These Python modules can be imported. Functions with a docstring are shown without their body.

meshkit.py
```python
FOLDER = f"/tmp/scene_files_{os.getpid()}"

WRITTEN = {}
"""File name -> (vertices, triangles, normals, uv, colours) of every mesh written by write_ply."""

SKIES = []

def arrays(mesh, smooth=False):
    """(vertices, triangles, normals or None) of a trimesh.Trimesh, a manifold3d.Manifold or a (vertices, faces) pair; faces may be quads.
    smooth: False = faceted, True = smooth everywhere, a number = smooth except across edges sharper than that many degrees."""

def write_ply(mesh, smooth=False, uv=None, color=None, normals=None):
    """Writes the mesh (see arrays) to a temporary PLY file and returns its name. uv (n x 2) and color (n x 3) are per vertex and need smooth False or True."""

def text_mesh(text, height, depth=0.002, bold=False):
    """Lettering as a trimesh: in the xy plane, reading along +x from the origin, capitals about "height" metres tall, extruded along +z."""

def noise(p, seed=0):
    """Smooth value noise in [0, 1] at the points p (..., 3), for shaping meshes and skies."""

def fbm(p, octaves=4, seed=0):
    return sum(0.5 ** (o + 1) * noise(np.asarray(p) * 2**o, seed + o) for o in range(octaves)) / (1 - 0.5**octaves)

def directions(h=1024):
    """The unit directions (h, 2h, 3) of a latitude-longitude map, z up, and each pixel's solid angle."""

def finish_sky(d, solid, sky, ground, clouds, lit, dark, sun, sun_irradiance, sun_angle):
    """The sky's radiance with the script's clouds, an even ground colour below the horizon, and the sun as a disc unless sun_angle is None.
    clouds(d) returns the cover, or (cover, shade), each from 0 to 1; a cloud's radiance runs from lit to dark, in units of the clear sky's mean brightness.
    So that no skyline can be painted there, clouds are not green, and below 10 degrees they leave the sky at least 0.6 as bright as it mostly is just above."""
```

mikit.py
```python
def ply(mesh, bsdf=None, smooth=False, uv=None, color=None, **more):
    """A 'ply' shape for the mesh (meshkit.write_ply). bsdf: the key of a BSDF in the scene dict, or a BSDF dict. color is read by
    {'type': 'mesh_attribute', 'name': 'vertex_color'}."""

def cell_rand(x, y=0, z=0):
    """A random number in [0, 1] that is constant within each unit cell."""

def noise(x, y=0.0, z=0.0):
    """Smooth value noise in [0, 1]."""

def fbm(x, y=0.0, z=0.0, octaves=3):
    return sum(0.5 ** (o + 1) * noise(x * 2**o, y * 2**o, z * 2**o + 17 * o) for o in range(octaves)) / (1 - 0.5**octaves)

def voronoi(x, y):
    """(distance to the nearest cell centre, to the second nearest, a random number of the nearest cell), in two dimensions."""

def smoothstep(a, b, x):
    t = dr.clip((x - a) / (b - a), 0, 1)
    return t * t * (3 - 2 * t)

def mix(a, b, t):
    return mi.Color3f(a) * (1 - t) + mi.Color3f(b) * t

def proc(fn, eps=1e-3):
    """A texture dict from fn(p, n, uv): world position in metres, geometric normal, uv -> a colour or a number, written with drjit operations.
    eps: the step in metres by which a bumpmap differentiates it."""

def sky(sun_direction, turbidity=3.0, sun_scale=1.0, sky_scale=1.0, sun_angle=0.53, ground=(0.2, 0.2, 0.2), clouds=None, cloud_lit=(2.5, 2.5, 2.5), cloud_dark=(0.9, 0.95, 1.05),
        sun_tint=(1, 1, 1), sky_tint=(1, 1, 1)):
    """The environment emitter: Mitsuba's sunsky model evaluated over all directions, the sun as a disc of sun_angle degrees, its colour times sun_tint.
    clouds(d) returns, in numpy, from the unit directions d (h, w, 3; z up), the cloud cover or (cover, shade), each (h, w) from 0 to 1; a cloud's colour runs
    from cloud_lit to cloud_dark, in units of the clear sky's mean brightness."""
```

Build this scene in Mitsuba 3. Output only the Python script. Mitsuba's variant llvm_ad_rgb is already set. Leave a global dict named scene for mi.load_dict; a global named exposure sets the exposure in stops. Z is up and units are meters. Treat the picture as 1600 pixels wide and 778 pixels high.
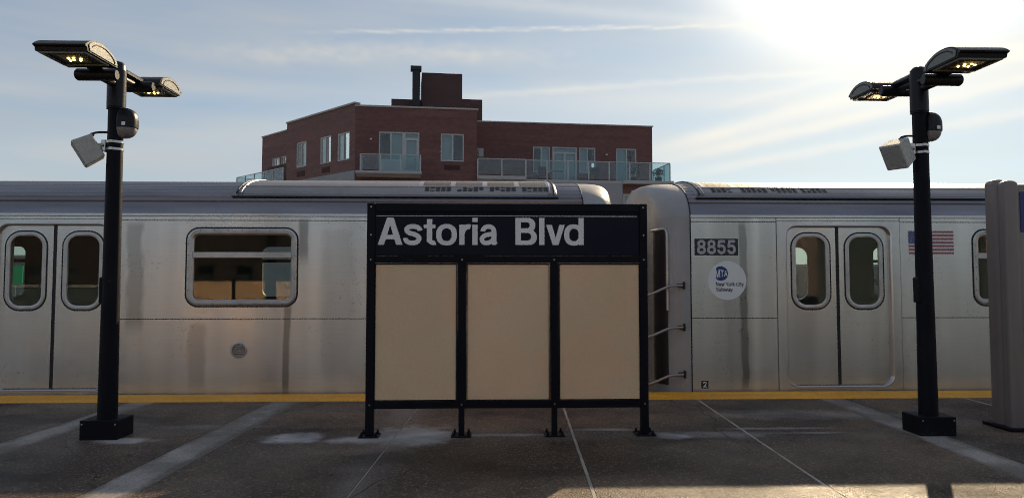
import math, numpy as np, trimesh, drjit as dr, mitsuba as mi, mikit, meshkit
from mikit import noise, fbm, voronoi, smoothstep, mix, cell_rand
from shapely.geometry import Polygon, box as sbox, Point
from shapely import affinity
from shapely.ops import unary_union
T = mi.ScalarTransform4f
scene, labels = {}, {}
rng = np.random.default_rng(7)

# ------------------------------------------------------------------ camera, sky, exposure
EYE = [0.0, 0.0, 1.32]
yaw, pitch = math.radians(2.0), math.radians(3.1)
fwd = [math.sin(yaw) * math.cos(pitch), math.cos(yaw) * math.cos(pitch), math.sin(pitch)]
scene['camera'] = {'type': 'perspective', 'fov': 68.0, 'fov_axis': 'x', 'near_clip': 0.05, 'far_clip': 3000.0,
                   'principal_point_offset_y': 16.6 / 778,
                   'to_world': T().look_at(origin=EYE, target=[EYE[i] + fwd[i] for i in range(3)], up=[0, 0, 1])}
SUN = np.array([0.556, 1.0, 0.555]); SUN = SUN / np.linalg.norm(SUN)
exposure = 2.0


def band(d, a, b, width, wob=0.0, seed=3):
    """closeness (0..1) of the directions d to the great circle through two (azimuth, elevation) directions, in degrees"""
    def v(az, el):
        az, el = math.radians(az), math.radians(el)
        return np.array([math.sin(az) * math.cos(el), math.cos(az) * math.cos(el), math.sin(el)])
    n = np.cross(v(*a), v(*b)); n /= np.linalg.norm(n)
    off = d @ n
    if wob:
        off = off + wob * (meshkit.fbm(d * np.array([60, 60, 60]), 3, seed) - 0.5)
    return off, np.exp(-(off / math.radians(width)) ** 2)


def clouds(d):
    az = np.degrees(np.arctan2(d[..., 0], d[..., 1])); el = np.degrees(np.arcsin(d[..., 2]))
    c = np.degrees(np.arccos(np.clip(d @ SUN, -1, 1)))
    Tr, E = np.ones_like(az), np.zeros_like(az)          # what the layers let through, and their brightness

    def layer(a, v):
        nonlocal Tr, E
        a = np.clip(a, 0, 1); E += Tr * a * v; Tr = Tr * (1 - a)
    ahead = 0.142 + 0.22 * np.exp(-c / 19.0)              # ice cloud is brighter towards the sun
    w = meshkit.fbm(np.stack([az * 0.03, el * 0.05, 0 * az + 4], -1), 3, 11)
    s = meshkit.fbm(np.stack([az * 0.022, (el - 0.10 * az) * 0.22, 0 * az], -1) + 1.2 * (w[..., None] - 0.5), 5, 5)
    s2 = meshkit.fbm(np.stack([az * 0.08, (el + 0.05 * az) * 0.9, 0 * az + 9], -1) + 1.2 * (w[..., None] - 0.5), 5, 8)
    fine = meshkit.fbm(np.stack([az * 1.1, el * 3.0, 0 * az], -1), 3, 21)
    # condensation trails: a sharp one, and an old one spread into a ribbed ribbon
    _, k = band(d, (-20, 16.9), (24, 17.5), 0.10, 0.005)
    layer(0.75 * k * np.clip((az + 15) / 8, 0, 1) * np.clip((27 - az) / 9, 0, 1) * (0.35 + 0.9 * fine), ahead * 1.5)
    _, k = band(d, (-20, 15.7), (14, 16.3), 0.75, 0.010)
    layer((0.20 + 0.6 * fine) * 0.85 * k * np.clip((az + 24) / 9, 0, 1) * np.clip((10 - az) / 12, 0, 1), ahead * 1.35)
    for p, q, wd, st, lo in (((13, 9.6), (36, 14.2), 0.55, 0.9, 11), ((13, 8.6), (38, 12.6), 0.40, 0.75, 12), ((13, 7.4), (36, 10.4), 0.35, 0.6, 12), ((14, 11.8), (36, 15.2), 0.30, 0.35, 15),
                             ((0, 20.8), (40, 17.5), 0.30, 0.55, -2), ((-36, 19.3), (0, 20.4), 0.5, 0.35, -90), ((-40, 6.0), (-8, 11.5), 1.6, 0.25, -90), ((-40, 11.0), (-14, 13.5), 0.8, 0.22, -90), ((12, 4.4), (40, 3.6), 0.45, 0.45, 13),
                             ((-6, 13.2), (8, 14.2), 0.22, 0.45, -5), ((4, 7.0), (20, 10.5), 1.0, 0.35, 2)):
        _, k = band(d, p, q, wd, 0.006, int(p[1] * 10))
        layer(0.8 * st * k * (0.45 + 0.9 * s2) * np.clip((az - lo) / 6, 0, 1), ahead * 1.6)
    # drawn-out cirrus and a thin veil under it
    layer(0.36 * np.clip((s - 0.38) * 2.2, 0, 1) * (0.45 + 0.8 * s2), ahead * 1.12)
    layer(0.22 * np.clip((s2 - 0.40) * 3.0, 0, 1), ahead * 1.1)
    layer(0.24 + 0.40 * np.exp(-np.clip(el, 0, 90) / 6.0), ahead * 1.0)
    # the veil round the sun scatters its light forward
    g = np.exp(-(c / 10.9) ** 3.8)
    layer(0.92 * g, 1.0)
    layer(0.14 * np.exp(-(c / 16.0) ** 2), 0.5)
    return 1 - Tr, 1 - E / np.maximum(1 - Tr, 1e-6)


scene['sky'] = mikit.sky(SUN.tolist(), turbidity=2.0, sun_scale=1.0, sky_scale=0.92, clouds=clouds, cloud_lit=(9.7, 9.1, 7.7), cloud_dark=(0.74, 0.77, 0.85), sky_tint=(0.97, 0.985, 1.02))


# ------------------------------------------------------------------ helpers
def numbered(k):
    if k not in scene and not any(x.startswith(k + '__') for x in scene):
        return k
    n = 1
    while f'{k}_{n:03d}' in scene or any(x.startswith(f'{k}_{n:03d}__') for x in scene):
        n += 1
    return f'{k}_{n:03d}'


def add(key, mesh, bsdf, smooth=False, label=None, kind=None, **kw):
    base, _, leaf = key.rpartition('__')
    key = numbered(key)
    scene[key] = mikit.ply(mesh, bsdf, smooth=smooth, **kw)
    if label or kind:
        labels.setdefault(key, {})
        if label: labels[key]['label'] = label
        if kind: labels[key]['kind'] = kind
    return key


def tag(key, label, category=None, group=None, kind=None):
    labels[key] = {'label': label}
    if category: labels[key]['category'] = category
    if group: labels[key]['group'] = group
    if kind: labels[key]['kind'] = kind


def join(*ms):
    ms = [m for m in ms if m is not None]
    return trimesh.util.concatenate(ms) if len(ms) > 1 else ms[0]


def box(x0, x1, y0, y1, z0, z1, b=0.0):
    if b <= 0:
        m = trimesh.creation.box((x1 - x0, y1 - y0, z1 - z0))
        m.apply_translation(((x0 + x1) / 2, (y0 + y1) / 2, (z0 + z1) / 2))
        return m
    pts = []
    for i, (xa, xi) in enumerate(((x0, x0 + b), (x1, x1 - b))):
        for (ya, yi) in ((y0, y0 + b), (y1, y1 - b)):
            for (za, zi) in ((z0, z0 + b), (z1, z1 - b)):
                pts += [(xa, yi, zi), (xi, ya, zi), (xi, yi, za)]
    return trimesh.convex.convex_hull(np.array(pts))


def rrect(x0, x1, z0, z1, r, n=8):
    r = min(r, (x1 - x0) / 2 - 1e-4, (z1 - z0) / 2 - 1e-4)
    return sbox(x0 + r, z0 + r, x1 - r, z1 - r).buffer(r, quad_segs=n)


def plate(poly, y0, y1):
    """polygon in x-z, solid between y0 and y1"""
    ms = []
    for g in getattr(poly, 'geoms', [poly]):
        m = trimesh.creation.extrude_polygon(g, y1 - y0, engine='earcut')
        v = m.vertices.copy()
        m.vertices = np.stack([v[:, 0], y1 - v[:, 2], v[:, 1]], 1)
        ms.append(m)
    return join(*ms)


def ring(x0, x1, z0, z1, r, prof, n=10):
    """closed profile (outward offset, y) swept along a rounded rectangle in x-z"""
    pts, nor = [], []
    for cx, cz, a0 in ((x1 - r, z1 - r, 0), (x0 + r, z1 - r, 90), (x0 + r, z0 + r, 180), (x1 - r, z0 + r, 270)):
        for k in range(n + 1):
            a = math.radians(a0 + 90 * k / n)
            nor.append((math.cos(a), math.sin(a))); pts.append((cx + r * math.cos(a), cz + r * math.sin(a)))
    P, N, pr = np.array(pts), np.array(nor), np.array(prof, float)
    m, k = len(P), len(pr)
    v = np.zeros((m, k, 3))
    v[..., 0] = P[:, None, 0] + N[:, None, 0] * pr[None, :, 0]
    v[..., 2] = P[:, None, 1] + N[:, None, 1] * pr[None, :, 0]
    v[..., 1] = pr[None, :, 1]
    f = []
    for i in range(m):
        for j in range(k):
            a, b = i * k + j, ((i + 1) % m) * k + j
            c, e = ((i + 1) % m) * k + (j + 1) % k, i * k + (j + 1) % k
            f += [(a, b, c), (a, c, e)]
    t = trimesh.Trimesh(v.reshape(-1, 3), f, process=False)
    if t.volume < 0: t.invert()
    return t


def tube(points, rad, sides=12, caps=True):
    p = np.asarray(points, float)
    rad = np.broadcast_to(np.asarray(rad, float), (len(p),))
    t = np.gradient(p, axis=0); t /= np.linalg.norm(t, axis=1, keepdims=True)
    ref = np.array([0, 0, 1.0]) if abs(t[0][2]) < 0.9 else np.array([1.0, 0, 0])
    a = np.cross(t, ref); a /= np.linalg.norm(a, axis=1, keepdims=True); b = np.cross(t, a)
    an = np.arange(sides) * 2 * np.pi / sides
    v = p[:, None] + rad[:, None, None] * (np.cos(an)[None, :, None] * a[:, None] + np.sin(an)[None, :, None] * b[:, None])
    f = []
    for i in range(len(p) - 1):
        for j in range(sides):
            q = (i * sides + j, i * sides + (j + 1) % sides, (i + 1) * sides + (j + 1) % sides, (i + 1) * sides + j)
            f += [(q[0], q[1], q[2]), (q[0], q[2], q[3])]
    v = v.reshape(-1, 3)
    if caps:
        n0 = len(v); v = np.vstack([v, p[0], p[-1]]); e = (len(p) - 1) * sides
        for j in range(sides):
            f += [(n0, (j + 1) % sides, j), (n0 + 1, e + j, e + (j + 1) % sides)]
    m = trimesh.Trimesh(v, f, process=False)
    if m.volume < 0: m.invert()
    return m


def curve(pts, n=24):
    """smooth polyline through the points"""
    from scipy.interpolate import CubicSpline
    p = np.array(pts, float); s = np.r_[0, np.cumsum(np.linalg.norm(np.diff(p, axis=0), axis=1))]
    return CubicSpline(s, p)(np.linspace(0, s[-1], n))


def cyl(p0, p1, r, sides=20):
    return tube([p0, p1], r, sides)


def text(s, h, x0, y, z0, width=None, bold=True, depth=0.002, fat=0.0):
    """lettering on a wall; fat: how much every stroke is widened, in capital heights"""
    m = meshkit.text_mesh(s, h * (1 - 2 * fat), depth, bold)
    if fat:
        low = m.triangles[m.face_normals[:, 2] < -0.9][:, :, :2]
        poly = unary_union([Polygon(t).buffer(1e-5) for t in low]).buffer(h * fat, join_style=2, mitre_limit=2.0).simplify(h * 0.004)
        m = join(*[trimesh.creation.extrude_polygon(g, depth, engine='earcut') for g in getattr(poly, 'geoms', [poly])])
        m.apply_translation((0, h * fat, 0))
    v = m.vertices.copy(); v[:, 0] -= v[:, 0].min()
    if width: v[:, 0] *= width / v[:, 0].max()
    m.vertices = np.stack([x0 + v[:, 0], y - v[:, 2], z0 + v[:, 1]], 1)
    return m


def stroke(pts, w, n=40, smooth=True):
    from shapely.geometry import LineString
    return LineString(curve([(x, y, 0) for x, y in pts], n)[:, :2] if smooth else pts).buffer(w / 2, cap_style=2, join_style=1)


def oval(cx, cy, rx, ry, p=2.25):
    a = np.linspace(0, 2 * np.pi, 64, endpoint=False); f = lambda t: np.sign(t) * np.abs(t) ** (2 / p)
    return Polygon(np.c_[cx + rx * f(np.cos(a)), cy + ry * f(np.sin(a))])


def bold_letters():
    """heavy grotesque letters, capital height 1: letter -> (outline, width)"""
    L = {}
    L['A'] = (Polygon([(0, 0), (0.335, 1), (0.575, 1), (0.905, 0), (0.675, 0), (0.612, 0.20), (0.290, 0.20), (0.225, 0)]).difference(Polygon([(0.343, 0.365), (0.560, 0.365), (0.453, 0.735)])))
    L['s'] = stroke([(0.625, 0.520), (0.575, 0.615), (0.465, 0.665), (0.335, 0.675), (0.200, 0.645), (0.130, 0.560), (0.180, 0.470), (0.335, 0.405), (0.500, 0.345), (0.590, 0.245), (0.535, 0.125), (0.380, 0.068), (0.220, 0.085), (0.120, 0.150), (0.085, 0.250)], 0.172, 80)
    L['t'] = unary_union([stroke([(0.210, 0.945), (0.210, 0.60), (0.210, 0.235)], 0.195, 8), stroke([(0.210, 0.24), (0.225, 0.145), (0.290, 0.090), (0.430, 0.088)], 0.17, 20), sbox(0.1125, 0.10, 0.3075, 0.30), sbox(0, 0.610, 0.430, 0.745)])
    L['o'] = oval(0.385, 0.372, 0.385, 0.395).difference(oval(0.385, 0.372, 0.190, 0.235))
    L['r'] = unary_union([sbox(0, 0, 0.195, 0.745), stroke([(0.12, 0.38), (0.150, 0.540), (0.240, 0.640), (0.415, 0.655)], 0.185, 24)])
    L['i'] = unary_union([sbox(0, 0, 0.200, 0.745), sbox(0, 0.845, 0.200, 1.0)])
    L['a'] = unary_union([stroke([(0.125, 0.495), (0.165, 0.605), (0.290, 0.672), (0.430, 0.655), (0.520, 0.560), (0.530, 0.420)], 0.170, 50), sbox(0.433, 0.13, 0.625, 0.50), stroke([(0.530, 0.20), (0.540, 0.09), (0.610, 0.0)], 0.195, 12).intersection(sbox(0, 0, 0.70, 1)),
        stroke([(0.520, 0.420), (0.360, 0.385), (0.180, 0.335), (0.090, 0.225), (0.135, 0.105), (0.270, 0.070), (0.420, 0.115), (0.525, 0.230)], 0.165, 60)])
    L['B'] = unary_union([sbox(0, 0, 0.3, 1), rrect(0.0, 0.740, 0.455, 1.0, 0.26), rrect(0.0, 0.800, 0.0, 0.565, 0.275)]).difference(unary_union([rrect(0.210, 0.535, 0.615, 0.835, 0.10), sbox(0.210, 0.615, 0.40, 0.835), rrect(0.210, 0.585, 0.165, 0.445, 0.13), sbox(0.210, 0.165, 0.42, 0.445)]))
    L['B'] = L['B'].union(sbox(0, 0, 0.21, 1))
    L['l'] = sbox(0, 0, 0.200, 1)
    L['v'] = Polygon([(0, 0.745), (0.215, 0.745), (0.352, 0.255), (0.488, 0.745), (0.695, 0.745), (0.455, 0), (0.240, 0)])
    L['d'] = unary_union([sbox(0.540, 0, 0.735, 1), oval(0.355, 0.372, 0.355, 0.395).difference(oval(0.370, 0.372, 0.178, 0.235))])
    return L


def board_text(places, h, x0, y, z0, depth=0.001):
    L = bold_letters()
    poly = unary_union([affinity.affine_transform(L[c], [h, 0, 0, h, x0 + h * x, z0]) for c, x in places])
    return plate(poly, y - depth, y)


def prism_x(prof, x0, x1):
    """closed (y, z) outline, solid from x0 to x1"""
    m = trimesh.creation.extrude_polygon(Polygon(prof), x1 - x0, engine='earcut')
    v = m.vertices.copy()
    m.vertices = np.stack([x0 + v[:, 2], v[:, 0], v[:, 1]], 1)
    return m


def grid_mesh(P):
    """P (m, n, 3) as a sheet"""
    m, n = P.shape[:2]
    i, j = np.meshgrid(np.arange(m - 1), np.arange(n - 1), indexing='ij')
    q = np.stack([i * n + j, (i + 1) * n + j, (i + 1) * n + j + 1, i * n + j + 1], -1).reshape(-1, 4)
    return trimesh.Trimesh(P.reshape(-1, 3), np.vstack([q[:, [0, 1, 2]], q[:, [0, 2, 3]]]), process=False)


# ------------------------------------------------------------------ materials
def P(base, rough=0.5, metal=0.0, spec=0.5, **kw):
    c = {'type': 'rgb', 'value': list(base)} if isinstance(base, (tuple, list)) else base
    return {'type': 'twosided', 'b': {'type': 'principled', 'base_color': c, 'roughness': rough, 'metallic': metal, 'specular': spec, **kw}}


def bump(inner, fn, scale, eps=1e-3):
    return {'type': 'twosided', 'b': {'type': 'bumpmap', 'a': mikit.proc(fn, eps), 'scale': scale, 'b': inner['b']}}


def spot(p, x, y, rx, ry, soft=0.6):
    d = dr.sqrt(dr.square((p.x - x) / rx) + dr.square((p.y - y) / ry)) + 0.7 * (fbm(p.x * 9, p.y * 9, 3.0) - 0.5)
    return 1 - smoothstep(1 - soft, 1 + soft * 0.5, d)


def concrete(p, n, uv):
    big = fbm(p.x * 0.9, p.y * 0.9, 1.0, 4)
    mid = fbm(p.x * 5.0, p.y * 5.0, 2.0, 3)
    _, _, c = voronoi(p.x * 95, p.y * 95)
    _, _, c2 = voronoi(p.x * 40 + 7, p.y * 40)
    base = mix([0.050, 0.033, 0.024], [0.132, 0.092, 0.065], smoothstep(0.25, 0.75, big))
    base = base * (0.66 + 0.68 * mid) * (0.62 + 0.6 * c) * (0.85 + 0.3 * c2)
    base = mix(base, mi.Color3f(0.40, 0.31, 0.22), smoothstep(0.84, 0.97, c) * 0.34)
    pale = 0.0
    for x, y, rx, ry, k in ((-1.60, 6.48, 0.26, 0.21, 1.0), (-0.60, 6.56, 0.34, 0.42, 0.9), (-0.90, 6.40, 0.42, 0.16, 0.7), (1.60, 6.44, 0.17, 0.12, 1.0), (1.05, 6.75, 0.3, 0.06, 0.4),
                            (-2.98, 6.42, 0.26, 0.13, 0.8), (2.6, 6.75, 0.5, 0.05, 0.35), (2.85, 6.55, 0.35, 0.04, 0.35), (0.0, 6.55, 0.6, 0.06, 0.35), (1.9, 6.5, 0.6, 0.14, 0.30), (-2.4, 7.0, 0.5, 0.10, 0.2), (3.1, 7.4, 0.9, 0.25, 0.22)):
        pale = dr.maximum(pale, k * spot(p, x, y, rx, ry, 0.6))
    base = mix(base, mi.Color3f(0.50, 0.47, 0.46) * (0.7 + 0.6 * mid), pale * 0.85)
    line = dr.exp(-dr.square((p.x + 0.80 - 0.02 * (p.y - 6.5) + 0.08 * (mid - 0.5)) / 0.17)) * (0.3 + 0.7 * big)
    base = mix(base, mi.Color3f(0.23, 0.205, 0.195), 0.55 * line)
    dark = smoothstep(0.56, 0.78, fbm(p.x * 1.3 + 3, p.y * 1.9, 5.0, 4))
    # trodden gum spots and hairline cracks
    d1, _, g1 = voronoi(p.x * 3.1, p.y * 3.1)
    gum = (1 - smoothstep(0.045, 0.075, d1)) * smoothstep(0.5, 0.55, g1)
    wx, wy = p.x + 0.25 * fbm(p.x * 3, p.y * 3, 8.0), p.y + 0.25 * fbm(p.x * 3, p.y * 3, 12.0)
    e1_, e2_, g2 = voronoi(wx * 0.42, wy * 0.42)
    crack = (1 - smoothstep(0.004, 0.010, e2_ - e1_)) * smoothstep(0.35, 0.6, fbm(p.x * 0.8, p.y * 0.8, 15.0))
    return base * (1 - 0.5 * dark) * (1 - 0.55 * gum) * (1 - 0.6 * crack)


def concrete_rough(p, n, uv):
    return 0.26 + 0.62 * fbm(p.x * 1.2, p.y * 1.7, 7.0, 4)


def grain(p, n, uv):
    d, _, c = voronoi(p.x * 95, p.y * 95)
    return c * (1 - smoothstep(0.2, 0.6, d)) * 0.7 + 0.5 * noise(p.x * 260, p.y * 260, 0.0)


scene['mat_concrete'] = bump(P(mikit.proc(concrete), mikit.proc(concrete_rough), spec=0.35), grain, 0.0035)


def pale_concrete(p, n, uv):
    _, _, c = voronoi(p.x * 80, p.y * 80)
    f = fbm(p.x * 2.5, p.y * 2.5, 4.0, 4)
    col = mix([0.13, 0.112, 0.10], [0.29, 0.26, 0.235], smoothstep(0.25, 0.75, f)) * (0.75 + 0.4 * c)
    q = p.x - 0.044 * (p.y - 8) + 3.715                      # grime creeps in from both edges of each band
    u = dr.abs(q - 1.51 * dr.floor(q / 1.51 + 0.5))
    grime = smoothstep(0.07, 0.16, u + 0.12 * (fbm(p.x * 7, p.y * 5, 6.0, 3) - 0.5))
    return mix(col, mi.Color3f(0.085, 0.066, 0.053) * (0.7 + 0.6 * c), 0.8 * grime)


scene['mat_pale_concrete'] = bump(P(mikit.proc(pale_concrete), 0.6), grain, 0.0015)
scene['mat_joint'] = P(mikit.proc(lambda p, n, uv: mix([0.15, 0.128, 0.11], [0.40, 0.35, 0.30], fbm(p.x * 30, p.y * 5, 0.0))), 0.7)
scene['mat_yellow'] = P(mikit.proc(lambda p, n, uv: mix([0.62, 0.27, 0.008], [0.78, 0.37, 0.014], fbm(p.x * 2.5, p.y * 6, 0.0)) * (0.8 + 0.3 * noise(p.x * 60, p.y * 60))), 0.55)
scene['mat_dark'] = P((0.02, 0.02, 0.022), 0.7)
scene['mat_ballast'] = P(mikit.proc(lambda p, n, uv: mix([0.05, 0.045, 0.04], [0.12, 0.11, 0.10], noise(p.x * 20, p.y * 20))), 0.9)
scene['mat_ground'] = P(mikit.proc(lambda p, n, uv: mix([0.07, 0.07, 0.065], [0.13, 0.12, 0.11], fbm(p.x * 0.1, p.y * 0.1)) * 2.0), 0.9)


def steel(p, n, uv):
    v1 = fbm(p.x * 2.1 + 3.0, p.z * 0.25, 1.0, 4)
    v2 = fbm(p.x * 9.0, p.z * 0.5 + 2.0, 5.0, 3)
    brush = noise(p.x * 6, p.z * 420, p.y)
    m = 0.74 + 0.22 * (v1 - 0.5) + 0.12 * (v2 - 0.5) + 0.07 * (brush - 0.5)
    # water runs below the roof: old dried trickles with a shape of their own
    def run(x, w, z1, z0, k):
        wob = 0.05 * (fbm(p.z * 2.2, 3.0 + x, 0.0) - 0.5)
        edge = fbm(p.x * 16, p.z * 5, x)
        s = (1 - smoothstep(0.55, 1.15, dr.abs(p.x - x + wob) / w + 0.7 * (edge - 0.5))) * smoothstep(z0 - 0.12, z0 + 0.12, p.z) * (1 - smoothstep(z1 - 0.05, z1 + 0.05, p.z))
        return k * s
    stain = run(-2.14, 0.07, 2.02, 1.55, 0.5) + run(-2.32, 0.045, 1.02, 0.0, 0.5) + run(-4.08, 0.11, 1.98, 0.75, 0.35) + run(-3.35, 0.12, 0.8, 0.05, 0.22) + run(3.08, 0.05, 2.0, 0.05, 0.42) + run(-1.75, 0.2, 1.9, 0.2, 0.15) + run(3.0, 0.16, 1.4, 0.1, 0.15)
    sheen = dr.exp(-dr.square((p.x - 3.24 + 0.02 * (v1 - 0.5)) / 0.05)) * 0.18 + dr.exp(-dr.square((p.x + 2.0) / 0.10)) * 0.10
    spk = smoothstep(0.80, 0.9, noise(p.x * 55, p.z * 55, 9.0)) * smoothstep(0.55, 0.7, fbm(p.x * 2.0, p.z * 2.0, 2.0)) * 0.22
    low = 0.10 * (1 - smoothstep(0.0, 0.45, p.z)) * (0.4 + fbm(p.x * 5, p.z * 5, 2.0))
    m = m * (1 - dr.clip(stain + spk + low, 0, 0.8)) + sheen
    return mi.Color3f(m * 1.0, m * 0.985, m * 0.965) * 0.90


def steel_rough(p, n, uv):
    return 0.31 + 0.14 * (fbm(p.x * 2.5, p.z * 0.6, 3.0) - 0.5) + 0.10 * (noise(p.x * 10, p.z * 200) - 0.5)


def steel_wave(p, n, uv):
    return fbm(p.x * 1.7, p.z * 1.1, 0.0, 2) + 0.02 * noise(p.x * 9, p.z * 500)


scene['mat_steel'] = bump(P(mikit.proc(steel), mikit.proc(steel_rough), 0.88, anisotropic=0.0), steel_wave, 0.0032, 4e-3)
scene['mat_roof_steel'] = P(mikit.proc(lambda p, n, uv: mix([0.17, 0.17, 0.20], [0.34, 0.33, 0.36], fbm(p.x * 1.2, p.y * 8, p.z * 8, 4))), 0.40, 0.85)
scene['mat_hood'] = P(mikit.proc(lambda p, n, uv: mix([0.26, 0.25, 0.26], [0.42, 0.39, 0.38], fbm(p.x * 2, p.y * 5, p.z * 5, 4))), 0.46, 0.8)
scene['mat_fiberglass'] = P(mikit.proc(lambda p, n, uv: mix([0.28, 0.275, 0.285], [0.44, 0.425, 0.42], fbm(p.x * 3, p.y * 3, p.z * 2, 4))), 0.52, 0.3)
scene['mat_trim'] = P((0.62, 0.60, 0.60), 0.26, 0.9)
scene['mat_trim_worn'] = P(mikit.proc(lambda p, n, uv: mix([0.40, 0.39, 0.39], [0.62, 0.60, 0.59], fbm(p.x * 8, p.y * 8, p.z * 8))), 0.38, 0.85)
scene['mat_rubber'] = P((0.012, 0.012, 0.014), 0.6)
scene['mat_glass'] = {'type': 'thindielectric', 'int_ior': 1.52, 'specular_transmittance': {'type': 'rgb', 'value': [0.56, 0.65, 0.62]}}
scene['mat_clear_glass'] = {'type': 'thindielectric', 'int_ior': 1.52, 'specular_transmittance': {'type': 'rgb', 'value': [0.85, 0.92, 0.86]}}
scene['mat_interior'] = P((0.105, 0.125, 0.125), 0.6)
scene['mat_interior_floor'] = P((0.05, 0.05, 0.055), 0.5)
scene['mat_lining'] = P((0.20, 0.235, 0.235), 0.55)
scene['mat_seat'] = P((0.16, 0.22, 0.34), 0.45)
scene['mat_white'] = P((0.68, 0.68, 0.66), 0.5)
scene['mat_emblem'] = P((0.80, 0.82, 0.82), 0.4)
scene['mat_mark_blue'] = P((0.020, 0.045, 0.17), 0.4)
scene['mat_mark_black'] = P((0.02, 0.02, 0.025), 0.45)
scene['mat_digit'] = P((0.46, 0.45, 0.48), 0.45)
scene['mat_flag_red'] = P((0.34, 0.105, 0.11), 0.5)
scene['mat_flag_white'] = P((0.66, 0.62, 0.61), 0.5)
scene['mat_flag_blue'] = P((0.06, 0.08, 0.24), 0.5)


def painted(p, n, uv):
    f = fbm(p.x * 6, p.y * 6, p.z * 3, 4)
    chips = smoothstep(0.80, 0.88, noise(p.x * 45, p.y * 45, p.z * 45)) * smoothstep(0.5, 0.7, f)
    return mix(mix([0.0035, 0.0032, 0.006], [0.0085, 0.008, 0.013], f), [0.06, 0.06, 0.07], 0.4 * chips)


scene['mat_black_paint'] = P(mikit.proc(painted), mikit.proc(lambda p, n, uv: 0.42 + 0.25 * fbm(p.x * 9, p.y * 9, p.z * 4)), spec=0.15)
scene['mat_sign_blue'] = P(mikit.proc(lambda p, n, uv: mix([0.0040, 0.0033, 0.013], [0.0075, 0.0060, 0.019], fbm(p.x * 3, p.z * 5, 0.0))), 0.5, spec=0.2)
scene['mat_sign_white'] = P(mikit.proc(lambda p, n, uv: mix([0.78, 0.74, 0.71], [0.86, 0.82, 0.79], fbm(p.x * 9, p.z * 9, 0.0))), 0.5)


def tan(p, n, uv):
    f = fbm(p.x * 1.6, p.z * 1.4, 2.0, 4); g = noise(p.x * 120, p.z * 120, 1.0)
    pink = smoothstep(0.5, 0.75, fbm(p.x * 2.0 + 5, p.z * 2.5, 6.0, 3))
    c = mix([0.70, 0.470, 0.275], [0.84, 0.590, 0.365], f) * (0.95 + 0.10 * g)
    return mix(c, c * mi.Color3f(1.05, 0.95, 0.93), pink)


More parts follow.
